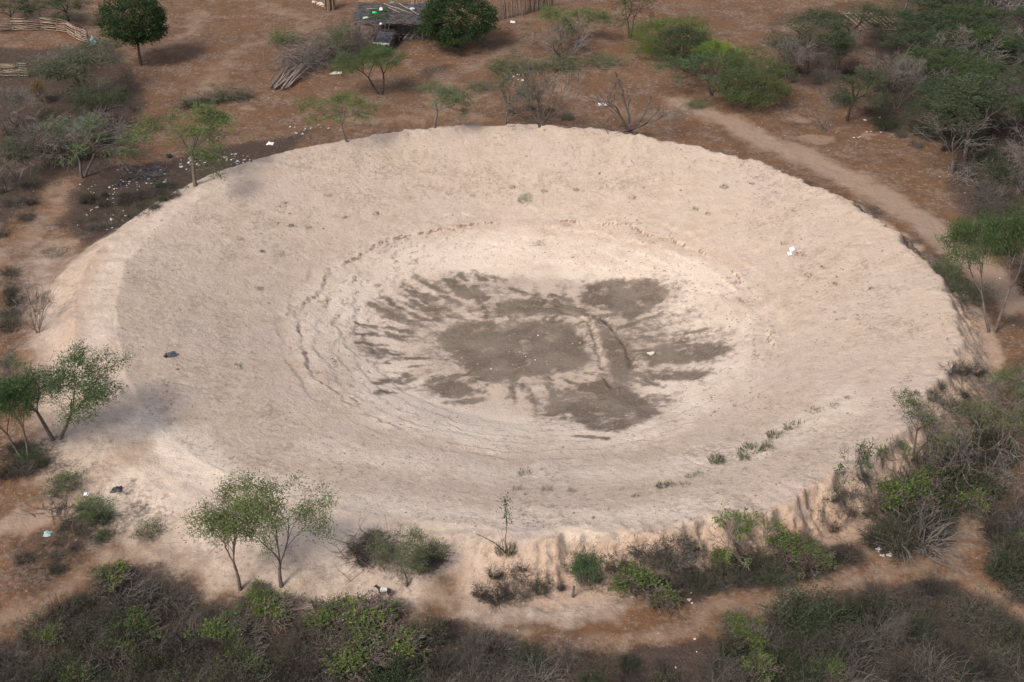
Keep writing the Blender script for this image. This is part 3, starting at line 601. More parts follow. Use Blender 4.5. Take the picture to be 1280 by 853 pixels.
T('acacia_tree', 'umb2', 543, 160, 99, 78, 'small grey-green umbrella acacia with pale stems behind the far rim', leaf=(.115, .145, .07), bark=GREY)
T('acacia_tree', 'semi0', 632, 156, 80, 80, 'spindly pale-stemmed tree with faint green top behind the far rim', leaf=OL, bark=GREY, twig=GREY)
T('thorn_tree', 'fan0', 677, 158, 70, 104, 'leafless dense grey thorn tree standing at the far rim', leaf=GR, bark=(.075, .06, .052), twig=(.10, .084, .073))
T('thorn_tree', 'fan1', 787, 166, 86, 150, 'leafless thorn tree with wide V-shaped forked stems at the far rim', leaf=GR, bark=(.075, .06, .052), twig=(.10, .084, .073), rz=.4)
T('thorn_tree', 'fan2', 698, 71, 16, 108, 'leafless many-stemmed tree below the palisade fence', leaf=GR, bark=(.11, .09, .08), twig=GREY)
T('acacia_tree', 'umb3', 722, 62, 6, 88, 'thin green umbrella tree mixed with the leafless many-stemmed tree', leaf=BR, bark=DBK, twig=GREY)
T('thorn_tree', 'semi1', 787, 47, -22, 70, 'dark leaning trunk with crown cut by the top edge', leaf=GR, bark=(.06, .045, .04))
T('feather_bush', 'feather', 838, 70, 13, 112, 'large feathery bright olive-green bush', cat='bush', leaf=(.088, .132, .028))
T('grey_leaf_tree', 'greyround', 853, 90, 25, 72, 'compact dark grey-green round tree before the feathery bush', leaf=(.05, .066, .036), bark=DBK)
T('yellow_green_bush', 'lush0', 896, 110, 50, 70, 'yellow-green leafy bush between two rounded trees', cat='bush', leaf=(.15, .215, .03))
T('willowy_tree', 'willow', 936, 132, 55, 112, 'big drooping pale olive tree beside the bend of the dirt track', leaf=(.085, .112, .045), bark=(.05, .04, .035))
T('acacia_tree', 'umbl0', 892, 120, 58, 118, 'feathery flat green acacia spreading left of the drooping olive tree', leaf=(.075, .125, .055), bark=(.05, .04, .035), rz=.1)
for bx, by, tp, w, ky, lb in ((1031,165,104,62,'fan1','small leafless tree with a pale trunk right of the dirt track'), (1102,141,50,66,'bare3','leafless grey tree with slim leaning trunk at the thicket edge'),
     (1120,136,62,60,'bare2','leafless grey tree with dark forked trunk at the thicket edge'), (1190,216,128,100,'bare3','leafless tree with thick dark trunk and long side limbs beside the stakes'),
     (985,105,38,70,'bare0','leafless grey tree behind the drooping olive tree'), (1045,88,30,60,'bare4','leafless tree in front of the lean-to of poles')):
    T('thorn_tree', ky, bx, by, tp, w, lb, leaf=GR, bark=(.10, .08, .07), twig=GREY)
for bx, by, tp, w, ky, lb in ((1058,152,82,78,'umb0','small flat green acacia on several slim trunks right of the dirt track'), (1007,92,14,100,'umb1','olive acacia at the top edge, left of the lean-to'),
     (1205,205,104,150,'umb2','broad flat green canopy reaching over the stakes at the right'), (1258,172,92,90,'umb3','flat green acacia with dark trunk at the right edge'),
     (1060,60,-4,90,'umb3','grey-green acacia shading the lean-to of poles')):
    T('acacia_tree', ky, bx, by, tp, w, lb, leaf=DK, bark=(.06, .048, .04))
tk = random.Random(8)
for i, (bx, by, w) in enumerate(((1140,62,90),(1165,95,84),(1192,70,92),(1215,110,88),(1238,80,95),(1268,110,90),(1150,128,80),(1185,150,76),(1225,150,84),(1160,40,96),(1205,44,100),(1250,48,100),(1285,70,90),(1285,150,80),(1130,95,70),(1275,28,100),(1228,22,110),(1175,20,110),(1130,20,90),(1148,78,80),(1178,115,80),(1200,90,80),(1245,125,84),(1262,140,84),(1222,60,90),(1156,112,70),(1210,172,80),(1240,168,80),(1280,190,80),(1170,170,70),(1188,128,80),(1270,88,90),(1265,12,110),(1292,45,100),(1240,8,110),(1205,8,100),(1150,8,90))):
    if i % 5 in (1, 3):
        T('thorn_tree', 'bare%d' % (i % 5), bx, by, by - 62, w, 'leafless grey thorn tree inside the dark thicket at upper right', leaf=DK, bark=(.09, .075, .065), twig=(.15, .13, .115), group='leafless trees of the upper right thicket')
    else:
        T('acacia_tree', ('umb%d' % (i % 4)), bx, by, by - 58, w * 1.1, 'dark green flat-crowned tree inside the thicket at upper right', leaf=tk.choice((DK, (.035, .062, .026), (.042, .058, .027), (.05, .078, .025))), bark=(.05, .04, .035), twig=(.12, .10, .09), group='green trees of the upper right thicket')
T('acacia_tree', 'lush0', 1240, 416, 258, 128, 'green many-stemmed tree at the right edge beside the track', leaf=(.062, .105, .034), bark=DBK, rz=2.9)
T('acacia_tree', 'semi2', 1139, 574, 484, 108, 'olive sparse tree on the outer slope of the right bank', leaf=OL, bark=(.08, .065, .055), twig=(.12, .10, .085))
T('thorn_tree', 'semi1', 1231, 604, 486, 128, 'grey-olive thorn tree with spreading fan of stems, lower right', leaf=OL, bark=(.09, .07, .06), twig=(.14, .12, .10))
T('acacia_tree', 'semi0', 1256, 556, 440, 110, 'leafier olive tree behind the fan-stemmed thorn tree', leaf=GR, bark=DBK, twig=(.13, .11, .095))
T('acacia_tree', 'open0', 300, 738, 606, 112, 'left one of two light-green open-crowned trees, single trunk', leaf=(.125, .155, .055), bark=DBK)
T('acacia_tree', 'open1', 352, 734, 584, 134, 'right one of two light-green open-crowned trees, twin trunk', leaf=(.115, .155, .052), bark=DBK)
T('acacia_tree', 'lush0', 70, 550, 420, 160, 'dark green tree leaning over the left end of the berm', leaf=(.055, .105, .035), bark=DBK, rz=0.0)
T('acacia_tree', 'lush1', 34, 578, 462, 92, 'dense dark green tree at the left edge, left of the leaning one', leaf=(.045, .088, .03), bark=DBK)
T('thorn_tree', 'fan0', 47, 417, 338, 62, 'small leafless forked tree on the left sandy slope', leaf=GR, bark=(.11, .09, .08), twig=GREY)
T('thorn_tree', 'bare4', 12, 500, 430, 70, 'grey leafless tree behind the dark green trees at the left edge', leaf=GR, bark=GREY, twig=GREY)
for bx, by, tp, w, ky, lb in ((62,208,140,90,'bare0','leafless grey tree left of the half-leafless thorn tree'), (132,196,128,80,'bare4','leafless grey tree right of the half-leafless thorn tree'), (22,160,100,80,'bare2','leafless grey tree below the short stick fence'),
     (70,100,48,90,'bare1','leafless grey tree tangled into the wide flat thorn tree'), (240,200,160,60,'bare1','small leafless tree behind the thin straight trunk by the dump'), (455,70,24,70,'bare4','leafless grey tree rising out of the brush heap'),
     (1275,245,170,90,'bare2','leafless grey tree at the right edge above the green many-stemmed tree'), (1180,600,520,80,'fan2','leafless fan of thin stems between the olive and the thorn tree'), (1268,640,560,80,'bare3','leafless tree at the right edge below the thorn tree'), (8,240,190,60,'bare3','small leafless tree at the left edge beside the sandy path')):
    T('thorn_tree', ky, bx, by, tp, w, lb, leaf=GR, bark=(.09, .075, .065), twig=(.14, .12, .105))
# ------------------------------------------------------------------ shrubs with a look of their own
def Bs(name, key, bx, by, w, h, label, leaf=GR, cat='shrub', **k):
    b = hit(bx, by); return plant(name, key, b, h, w / ppm(b), label, cat, leaf, **k)
Bs('yellow_shrub', 'lime0', 50, 128, 26, 2.2, 'yellow-orange flowering shrub below the left stick fence', leaf=(.26, .17, .02))
Bs('green_shrub', 'scrub2', 357, 55, 38, 1.3, 'small green bush left of the brush heap', leaf=BR)
Bs('green_shrub', 'open1', 508, 733, 88, 3.0, 'grey-green feathery shrub on the near outer bank', leaf=(.11, .135, .07), bark=DBK, twig=DBK)
Bs('green_shrub', 'scrub2', 733, 724, 40, 1.5, 'deep emerald bush alone on the near cut bank', leaf=(.04, .12, .045))
Bs('green_shrub', 'scrub0', 700, 84, 60, .9, 'low green creeper below the many-stemmed leafless tree', leaf=GR)
Bs('green_shrub', 'scrub1', 755, 80, 50, .8, 'low green creeper right of the many-stemmed leafless tree', leaf=BR)
Bs('green_shrub', 'scrub1', 600, 112, 36, .7, 'low green creeper left of the white litter patch', leaf=GR)
Bs('green_shrub', 'scrub0', 872, 133, 30, .7, 'small green creeper at the foot of the drooping olive tree', leaf=BR)
Bs('green_shrub', 'scrub2', 640, 88, 60, .9, 'grey-green low bush above the white litter patch', leaf=(.10, .13, .06))
Bs('green_shrub', 'tuft1', 652, 252, 14, .35, 'single green weed on the far inner slope', leaf=(.07, .15, .05))
Bs('green_shrub', 'scrub0', 80, 612, 50, .9, 'green bush below the dark green trees at left', leaf=(.06, .10, .035))
Bs('green_shrub', 'scrub2', 120, 645, 46, .9, 'green bush near the black bag on the left flat', leaf=(.06, .12, .04))
Bs('green_shrub', 'scrub1', 186, 668, 40, .7, 'low green weeds near the end of the left path', leaf=(.09, .13, .05))
Bs('green_shrub', 'scrub1', 37, 577, 30, 1.0, 'bright green sapling under the dark green trees', leaf=(.05, .13, .035))
Bs('green_shrub', 'scrub0', 1205, 372, 60, 1.1, 'green weeds along the outer foot of the right bank', leaf=(.08, .12, .05))
Bs('green_shrub', 'scrub2', 1180, 345, 44, .9, 'thin green weeds by the track where it meets the right bank', leaf=(.08, .12, .05))
Bs('green_shrub', 'sprig0', 1070, 600, 60, 2.6, 'tall sprig with blue-green leaves at the right cut bank', leaf=(.07, .12, .06))
Bs('green_shrub', 'sprig1', 1120, 590, 50, 2.2, 'sparse leafy sprig below the olive tree', leaf=(.10, .16, .05))
Bs('lime_shrub', 'sprig0', 905, 690, 80, 2.4, 'lime-green twiggy sprigs against the orange cut bank', leaf=LI)
Bs('lime_shrub', 'sprig1', 945, 685, 60, 2.2, 'lime-green sprigs right of the taller twiggy ones', leaf=LI)
lime = [(140,735,56,1.5,'on the dark scrub above the left path end'),(170,795,60,1.1,'low in the dark lower left scrub'),(150,815,50,1.0,'beneath the lower left scrub at the bottom'),(100,853,50,1.2,'at the bottom left edge'),
 (270,800,60,1.4,'in grey brush below the left open-crowned tree'),(300,835,60,1.2,'at the bottom below the open-crowned pair'),(345,772,64,1.2,'in front of the open-crowned pair'),(318,755,44,1.0,'at the foot of the left open-crowned tree'),
 (415,780,60,1.3,'below the thin stake'),(460,785,76,1.5,'just below the goat'),(490,772,40,1.0,'right below the goat'),(450,830,80,1.5,'in the bottom middle-left scrub'),(500,815,70,1.4,'left of the blackish bottom scrub'),
 (800,748,62,1.9,'beside the path below the cut bank'),(830,760,36,1.2,'right at the path edge'),(903,705,36,1.0,'on grey scrub above the path'),(980,700,46,1.6,'in the scrub under the cut bank, left of two'),(1016,712,44,1.7,'in the scrub under the cut bank, right of two'),
 (1000,690,40,1.4,'high in the scrub under the cut bank'),(925,790,46,1.2,'on the edge of the lower right scrub'),(935,812,50,1.4,'in the lower right scrub'),(945,850,56,1.4,'at the bottom of the lower right scrub'),
 (1130,640,62,2.1,'below the olive tree, left of two'),(1150,622,54,2.0,'below the olive tree, right of two'),(1215,640,46,1.5,'at the bend of the right path'),(1040,850,40,1.0,'at the bottom right of centre'),(1278,690,30,1.4,'at the right edge by the path fork'),(60,800,40,.9,'in dark scrub near the left bottom')]
for i, (bx, by, w, h, wh) in enumerate(lime):
    Bs('lime_shrub', 'lime%d' % (i % 3), bx, by, w * 1.35, h * .85, 'lime-green leafy shrub ' + wh, leaf=((.12, .18, .035), (.095, .16, .033), (.105, .145, .042))[i % 3], bark=DBK, group='lime-green shrubs')
# ------------------------------------------------------------------ scrub, one bush after another
def inside(poly, x, y):
    c = False
    for (ax, ay), (bx, by) in zip(poly, poly[1:] + poly[:1]):
        if (ay > y) != (by > y) and x < (bx - ax) * (y - ay) / (by - ay) + ax: c = not c
    return c
def scatter(poly, n, gap, seed):
    rg = random.Random(seed); xs = [p[0] for p in poly]; ys = [p[1] for p in poly]; out = []; tries = 0
    while len(out) < n and tries < n * 40:
        tries += 1; x = rg.uniform(min(xs), max(xs)); y = rg.uniform(min(ys), max(ys))
        if not inside(poly, x, y): continue
        p = hit(x, y)
        if all((p[0] - q[0]) ** 2 + (p[1] - q[1]) ** 2 > gap * gap for q in out): out.append(p)
    return out
AREAS = [
 ([(1100,150),(1110,60),(1140,20),(1300,10),(1300,190),(1210,190)], 34, 1.9, (.8, 1.6), 'among the upper thicket trees', (.7, .3)), ([(960,90),(975,30),(1060,15),(1070,100),(1010,110)], 10, 1.8, (.7, 1.3), 'left of the lean-to', (.8, .2)),
 ([(-30,880),(-30,825),(50,785),(130,738),(200,722),(250,765),(330,790),(430,800),(440,880)], 42, 1.0, (.8, 1.5), 'in the lower left scrub', (.78, .18)),
 ([(440,880),(480,810),(560,792),(640,815),(760,822),(840,835),(870,880)], 30, .9, (.6, 1.25), 'in the bottom middle scrub', (.72, .22)),
 ([(870,880),(890,808),(960,784),(1040,765),(1120,747),(1180,732),(1225,765),(1300,815),(1310,880)], 44, .95, (.8, 1.5), 'in the lower right scrub', (.68, .28)),
 ([(810,748),(830,722),(900,710),(1000,692),(1060,692),(1080,702),(1030,712),(950,733),(860,745)], 20, .85, (.55, 1.05), 'between cut bank and path', (.75, .2)),
 ([(1085,690),(1100,650),(1130,615),(1200,600),(1225,612),(1200,645),(1165,678),(1120,692)], 17, .9, (1.0, 1.9), 'inside the right path fork', (.75, .25)),
 ([(1225,700),(1245,650),(1300,620),(1310,760),(1260,735)], 12, .9, (.9, 1.6), 'below the fan-stemmed tree', (.6, .4)),
 ([(430,700),(470,665),(500,690),(480,715)], 5, .6, (.35, .65), 'left of the feathery shrub', (.9, 0)), ([(520,690),(560,685),(545,715),(525,715)], 3, .6, (.5, .8), 'right of the feathery shrub', (.9, .1)),
 ([(590,735),(640,705),(705,735),(660,752),(600,752)], 8, .8, (.4, .75), 'below the tall dry stalk', (.8, .2)), ([(805,690),(870,680),(880,700),(820,712)], 5, .7, (.7, 1.1), 'clinging to the cut bank', (.8, .1)),
 ([(90,285),(110,250),(200,235),(240,235),(180,275),(120,292)], 16, 1.0, (.5, .9), 'on the slope below the dump heap', (.7, .3)), ([(1215,260),(1225,195),(1300,175),(1300,400),(1260,330)], 20, 1.3, (.9, 1.7), 'above the track at right edge', (.6, .4)),
 ([(30,700),(90,650),(150,650),(130,690),(60,730)], 9, 1.0, (.35, .6), 'left of the lower left path', (.9, .1)), ([(20,160),(80,130),(150,165),(110,210),(20,215)], 16, 1.2, (.7, 1.3), 'around the teal net heap', (.7, .3)), ([(0,215),(40,225),(60,260),(0,300)], 6, 1.2, (.5, .9), 'at the left edge above the sandy path', (.7, .3)), ([(700,700),(790,690),(800,735),(740,740)], 4, 1.0, (.4, .8), 'beside the emerald bush', (.7, .3)), ([(1010,640),(1060,600),(1090,590),(1090,640),(1040,670)], 5, 1.0, (.4, .8), 'on the right cut bank', (.7, .2)), ([(1120,560),(1150,520),(1190,460),(1230,440),(1200,520)], 10, 1.0, (.4, .8), 'on the right outer slope', (.9, .1)),
 ([(0,340),(25,335),(30,400),(0,430)], 5, 1.0, (.6, 1.0), 'by the forked tree at left', (.9, .1)), ([(1000,120),(1060,130),(1160,165),(1190,190),(1150,190),(1080,150)], 8, 1.6, (.6, 1.1), 'at the upper thicket foot', (.8, .2)),
 ([(0,560),(40,560),(60,590),(0,600)], 5, .9, (.5, .9), 'under the dark green trees', (.9, .1)), ([(600,150),(650,110),(720,130),(710,150)], 6, 1.2, (.5, .9), 'behind the far rim', (1, 0)),
 ([(1130,590),(1180,540),(1260,520),(1280,570),(1200,590)], 12, 1.0, (.6, 1.0), 'under the olive trees', (.9, .1))]
for ai, (poly, n, gap, hr, wh, (fb, fs)) in enumerate(AREAS):
    for i, p in enumerate(scatter(poly, n, gap, 300 + ai)):
        h = prng.uniform(*hr); w = h * prng.uniform(1.1, 2.4); u = prng.random()
        if u < fb: ky, lb, lf, nm = 'bram%d' % prng.randrange(7), 'dry grey twiggy bush ', prng.choice((DK, OL, (.07, .07, .045))), 'dry_bush'
        elif u < fb + fs: ky, lb, lf, nm = 'scrub%d' % prng.randrange(3), 'leafy dark green bush ', prng.choice(((.038, .055, .026), (.036, .062, .026), (.06, .068, .042), (.048, .076, .03))), 'green_bush'
        else: ky, lb, lf, nm = 'bare%d' % prng.randrange(5), 'leafless grey sapling ', DK, 'sapling'; h *= 1.5; w = h * .9
        if nm == 'sapling': h *= 1.5; w = h * .8
        plant(nm, ky, p, h, w, lb + wh, 'bush' if nm != 'sapling' else 'sapling', lf, bark=(.11, .09, .08), twig=prng.choice(((.095, .081, .071), (.065, .055, .048), (.045, .038, .034), (.08, .069, .06), (.11, .095, .082))), group=lb + wh)
# ------------------------------------------------------------------ weeds inside the basin
weeds = [(855,606,18,.25,'tuft1',GO),(880,594,18,.25,'tuft2',GO),(902,580,20,.35,'clump',OL),(925,570,22,.35,'clump',GO),(952,560,22,.3,'clump',(.10,.10,.06)),(964,552,20,.3,'tuft0',GO),(984,541,20,.3,'clump',(.10,.095,.06)),(1000,527,18,.25,'tuft1',(.11,.10,.06)),(800,616,16,.22,'tuft2',(.12,.105,.07)),(840,610,16,.22,'tuft0',(.12,.105,.07)),(1025,512,16,.2,'tuft2',(.12,.10,.07)),(780,614,16,.2,'tuft1',(.13,.11,.075)),(1055,497,16,.2,'tuft0',(.12,.10,.07)),
 (890,583,24,.45,'clump',GO),(938,567,30,.5,'clump',GO),(918,574,16,.3,'tuft0',OL),(975,545,24,.4,'clump',(.09,.09,.055)),(990,535,20,.3,'tuft1',(.10,.095,.06)),(822,613,22,.3,'clump',GO),(870,601,14,.3,'tuft0',GO),(1040,505,18,.25,'tuft2',(.11,.10,.06)),(1010,520,20,.25,'tuft1',(.11,.10,.06)),
 (655,593,22,.4,'tuft1',(.09,.11,.06)),(646,612,16,.25,'tuft2',(.14,.11,.075)),(685,613,20,.25,'tuft0',(.14,.11,.075)),(715,615,16,.25,'tuft2',(.14,.11,.075)),
 (905,235,14,.3,'tuft0',(.07,.055,.045)),(640,235,10,.25,'tuft1',(.12,.10,.07)),(680,240,10,.25,'tuft2',(.12,.10,.07)),(720,238,10,.25,'tuft0',(.12,.10,.07)),(790,248,12,.25,'tuft1',(.10,.09,.06)),(870,262,12,.25,'tuft2',(.11,.095,.06)),(885,268,10,.2,'tuft0',(.11,.095,.06)),
 (430,273,10,.25,'tuft0',(.09,.08,.06)),(470,268,10,.25,'tuft1',(.10,.09,.06)),(364,283,8,.3,'tuft2',(.06,.055,.05)),(328,316,8,.3,'tuft0',(.07,.065,.055)),(350,318,14,.2,'tuft1',(.11,.09,.07)),(385,285,12,.2,'tuft2',(.12,.10,.075)),(325,362,12,.25,'tuft0',(.12,.10,.075)),
 (295,460,20,.25,'tuft1',(.12,.12,.075)),(300,300,10,.2,'tuft2',(.11,.095,.07)),(355,255,10,.2,'tuft0',(.12,.10,.075)),(410,245,10,.2,'tuft1',(.12,.10,.075)),(560,243,10,.2,'tuft2',(.13,.11,.075)),(590,246,10,.2,'tuft0',(.13,.11,.075)),
 (1010,345,14,.25,'tuft1',(.12,.10,.065)),(1030,335,14,.2,'tuft2',(.13,.10,.07)),(1045,355,10,.2,'tuft0',(.13,.10,.07)),(1090,362,8,.25,'tuft1',(.08,.11,.06)),(980,305,12,.2,'tuft2',(.12,.10,.07)),(1000,318,16,.2,'tuft0',(.12,.10,.07)),(940,230,8,.2,'tuft1',(.12,.10,.07))]
for bx, by, w, h, ky, lf in weeds:
    if by > 490 and bx > 760: bx += prng.uniform(-8, 8); by += prng.uniform(-6, 6); w *= prng.uniform(.6, 1.4); h *= prng.uniform(.6, 1.1); lf = tuple(v * 1.25 for v in lf)
    zone = 'on the near right inner slope' if bx > 800 and by > 480 else 'on the near inner slope' if by > 560 else 'on the right inner slope' if bx > 930 else 'on the left inner slope' if bx < 480 else 'on the far inner slope'
    Bs('weed_tuft', ky, bx, by, w, h, 'small dry weed tuft ' + zone, leaf=lf, cat='weed', group='weed tufts ' + zone)
# tall dry stalk with a grassy foot
b = hit(632, 692); e = plant('dry_stalk', 'clump', b, .8, 1.2, 'tall thin dry stalk rising from a grey grassy tuft at the near rim', 'plant', (.13, .125, .085))
rg = np.random.default_rng(3); S = []; k = 1 / e.scale[0]; kz = 1 / e.scale[2]
def stem(p, d, L, r, n=6):
    p = np.array(p, float); d = np.array(d, float)
    for i in range(n):
        d = unit(d + rg.normal(0, .08, 3)); q = p + d * L / n; S.append((p * (k, k, kz), q * (k, k, kz), r * k, r * .85 * k)); r *= .85; p = q
    return p
stem((0, 0, 0), (-.1, .1, 1), 2.0, .04); t1 = S[-1][1] / (k, k, kz); stem(t1, (-.2, .2, 1), 1.6, .026); stem(t1, (.25, .3, 1), 1.5, .026); stem((0, 0, 0), (-.7, .1, 1), 1.9, .032); stem((.1, 0, 0), (-.35, .3, 1), 1.5, .015); stem((-.1, 0, 0), (.3, -.2, 1), 1.0, .015)
ob('stalk', mesh_q('stalk', *tubes(S, 5), BARK), e, (.075, .058, .048), rot=(0, 0, -e.rotation_euler.z))
EP = np.array([q_[1] for q_ in S[6:18]]); EP = EP[rg.integers(0, len(EP), 130)] + rg.normal(0, .16, (130, 3)) * (k, k, kz); ob('foliage', mesh_q('stalk_leaves', *leaves(rg, EP, .11 * k, .06 * k), LEAF), e, (.085, .11, .06), rot=(0, 0, -e.rotation_euler.z))
# thin stake with a green tuft
b = hit(397, 769); e = empty('stake', b); tag(e, 'thin brown stake topped by a small green tuft near the goat', 'stake')
S = []; k = kz = 1.0; stem((0, 0, -.1), (-.12, 0, 1), 1.25, .05, 5); ob('pole', mesh_q('stake_pole', *tubes(S, 6), BARK), e, (.07, .05, .04))
tip = S[-1][1]; ob('tuft', PROTO['tuft0']['parts'][0][1], e, (.08, .12, .07), loc=tip - np.array((0, 0, .12))).scale = (.55, .55, .8)
b = hit(716, 747); e = empty('stump', b); tag(e, 'short grey stump below the emerald bush', 'stump'); S = []; stem((0, 0, -.1), (.05, 0, 1), .75, .085, 3); ob('trunk', mesh_q('stump', *tubes(S, 7), BARK), e, (.10, .08, .07))

# ------------------------------------------------------------------ fences of sticks
def stick_mesh(name, L, r, seed, bend=.03, sides=6, mat=None, n=4):
    rg = np.random.default_rng(seed); S = []; p = np.zeros(3)
    for i in range(n):
        q = np.array((L * (i + 1) / n, rg.normal(0, bend), rg.normal(0, bend))); S.append((p, q, r * (1 - .35 * i / n), r * (1 - .35 * (i + 1) / n))); p = q
    V, Q = tubes(S, sides); return mesh_q(name, V, Q, mat or WOOD, True)
RAIL = [stick_mesh('rail%d' % k, 1.0, .045, 400 + k, .02) for k in range(5)]
POST = [stick_mesh('post%d' % k, 1.0, .075, 410 + k, .012) for k in range(3)]
STAKE = [stick_mesh('stake%d' % k, 1.0, .045, 420 + k, .018) for k in range(4)]
def along(o, a, b, thick=1.0):
    a = Vector([float(v) for v in a]); b = Vector([float(v) for v in b]); d = b - a
    o.location = a; o.rotation_euler = d.to_track_quat('X', 'Z').to_euler(); o.scale = (d.length, thick, thick)
fr = random.Random(21)
def shade(c, a=.7, b=1.25):
    k_ = fr.uniform(a, b); return tuple(v * k_ for v in c)
def rail_fence(base_px, hgt, nr, label, pc, rc):
    P = [hit(*p) for p in base_px]; e = empty('stick_fence', P[len(P) // 2]); tag(e, label, 'fence'); o0 = np.array(e.location)
    for p in P: along(ob('post', fr.choice(POST), e, pc), p - o0 - (0, 0, .2), p - o0 + (fr.uniform(-.05, .05), 0, hgt * fr.uniform(1.0, 1.15)), 1.2)
    for a, b in zip(P[:-1], P[1:]):
        for i in range(nr):
            z = .12 + (hgt - .15) * (i + .5) / nr; ox = (b - a) * .08
            along(ob('rail', fr.choice(RAIL), e, shade(rc)), a - o0 - ox * fr.random() + (0, fr.uniform(-.09, -.04), z + fr.uniform(-.09, .09)), b - o0 + ox * fr.random() + (0, fr.uniform(-.09, -.04), z + fr.uniform(-.09, .09)), fr.uniform(.7, 1.25))
rail_fence([(-4,40),(16,39),(34,39),(53,38),(72,40),(85,43),(96,50),(104,54),(111,55)], 1.55, 7, 'curved corral fence of stacked pale sticks, upper left', (.07, .055, .045), (.27, .205, .155))
rail_fence([(-14,98),(5,97),(25,96),(36,97)], 1.45, 7, 'short straight stick fence at the left edge', (.08, .065, .05), (.25, .21, .145))
def palisade(px, hgt, gap, label, c, name='palisade_fence'):
    P = [hit(*p) for p in px]; e = empty(name, P[0]); tag(e, label, 'fence'); o0 = np.array(e.location)
    for a, b in zip(P[:-1], P[1:]):
        L = np.linalg.norm((b - a)[:2]); n = max(2, int(L / gap))
        for i in range(n):
            q = a + (b - a) * (i + fr.uniform(-.2, .2)) / n; q[2] = float(zat(q[0], q[1])); q = q - o0
            along(ob('stake', fr.choice(STAKE), e, shade(c, .55, 1.3)), q - (0, 0, .15), q + (fr.uniform(-.15, .15), fr.uniform(-.1, .1), hgt * fr.uniform(.75, 1.15)), fr.uniform(.8, 1.4))
palisade([(626,25),(655,19),(693,7)], 2.1, .17, 'dark palisade of upright stakes at the top edge', (.12, .095, .08))
palisade([(514,13),(545,13)], 1.9, .2, 'pale palisade of upright stakes behind the net-roofed shelter', (.25, .195, .15))
palisade([(1195,216),(1213,213),(1232,198),(1240,186)], 1.5, .3, 'loose row of dark upright stakes by the thick-trunked leafless tree', (.075, .06, .05))
b = hit(413, 12); e = empty('pole_bundle', b); tag(e, 'thick upright bundle of poles at the top edge', 'poles')
for i in range(15):
    a = 6.283 * i / 15; rr = .52 if i % 3 else .25
    along(ob('pole', STAKE[i % 4], e, (.17 * fr.uniform(.7, 1.2), .125, .09)), (math.cos(a) * rr, math.sin(a) * rr, -.1), (math.cos(a) * rr * 1.05, math.sin(a) * rr * 1.05, 2.6 * fr.uniform(.9, 1.1)), 2.2)
def brush(name, label, px0, px1, n, h, depth, color, seed, kind=None, cat='brushwood', leaf=None, r=.02):
    A, B = hit(*px0), hit(*px1); rg = np.random.default_rng(seed); e = empty(name, (A + B) / 2); tag(e, label, cat); o0 = np.array(e.location); S = []
    for i in range(n):
        t = rg.random(); c = A + (B - A) * t + np.array((rg.normal(0, depth * .3), rg.normal(0, depth * .4), 0)); z0 = float(zat(c[0], c[1])); c[2] = z0 + abs(rg.normal(0, h * .42)) + .02; c -= o0
        d = unit(np.array((rg.normal(0, 1), rg.normal(0, 1), rg.normal(0, .35)))); L = rg.uniform(.5, 1.7)
        for k_ in range(3):
            q = c + d * L / 3; q[2] = max(q[2], z0 - o0[2] + .01); S.append((c, q, r * (1 - k_ * .25), r * (.78 - k_ * .25))); d = unit(d + rg.normal(0, .25, 3)); c = q
    ob('branches', mesh_q(name, *tubes(S, 3), BARK), e, color)
    if leaf:
        C = np.array([s[1] for s in S]); C = C[C[:, 2] > np.percentile(C[:, 2], 45)]; C = C[rg.integers(0, len(C), 2200)] + rg.normal(0, .1, (2200, 3)); ob('foliage', mesh_q(name + '_leaf', *leaves(rg, C, .14, .05, .3), LEAF), e, leaf)
    return e
brush('brush_heap', 'big grey heap of cut thorn branches left of the net-roofed shelter', (358, 92), (448, 64), 2900, 3.0, 3.6, (.135, .114, .10), 500)
brush('brush_heap', 'pale dry branches piled beside the shelter and the domed tree', (505, 52), (532, 44), 160, 1.2, 1.4, (.26, .22, .185), 501)
brush('brush_fence', 'low brushwood hedge overgrown with green, left of the dirt clearing', (226, 135), (312, 122), 620, 1.0, .7, (.13, .105, .09), 502, leaf=(.075, .115, .045))
brush('brush_heap', 'grey burnt branches on top of the dump heap', (160, 220), (205, 222), 300, .5, 1.6, (.10, .09, .085), 503)
brush('brush_heap', 'grey branches lying over the teal net', (90, 165), (150, 165), 360, .7, 2.2, (.17, .145, .128), 504)
brush('brush_heap', 'grey dead branches strewn at the right edge above the track', (1200, 225), (1262, 205), 420, .7, 3.0, (.17, .15, .13), 505)
brush('brush_heap', 'dead branches lying left of the feathery shrub', (440, 690), (490, 685), 200, .35, 1.2, (.12, .10, .085), 506)
brush('brush_heap', 'fallen branch with grey twigs on the lower left flat', (55, 640), (115, 640), 70, .15, .6, (.12, .09, .075), 507, r=.028)
b = hit(358, 104); e = empty('pole_stack', b); tag(e, 'stack of cut wooden poles leaning at the end of the brush heap', 'poles')
for i in range(26):
    x = -1.2 + 2.4 * (i % 13) / 12; z = .08 + .1 * (i // 13)
    along(ob('pole', fr.choice(RAIL), e, shade((.22, .175, .145))), (x * .8 - .5 + fr.uniform(-.25, .25), -1.5 + fr.uniform(-.7, .5), z + fr.uniform(0, .08)), (x * .7 + .9 + fr.uniform(-.55, .55), 1.9 + fr.uniform(-.6, .7), z + fr.uniform(.55, 1.1)), fr.uniform(.9, 1.4))

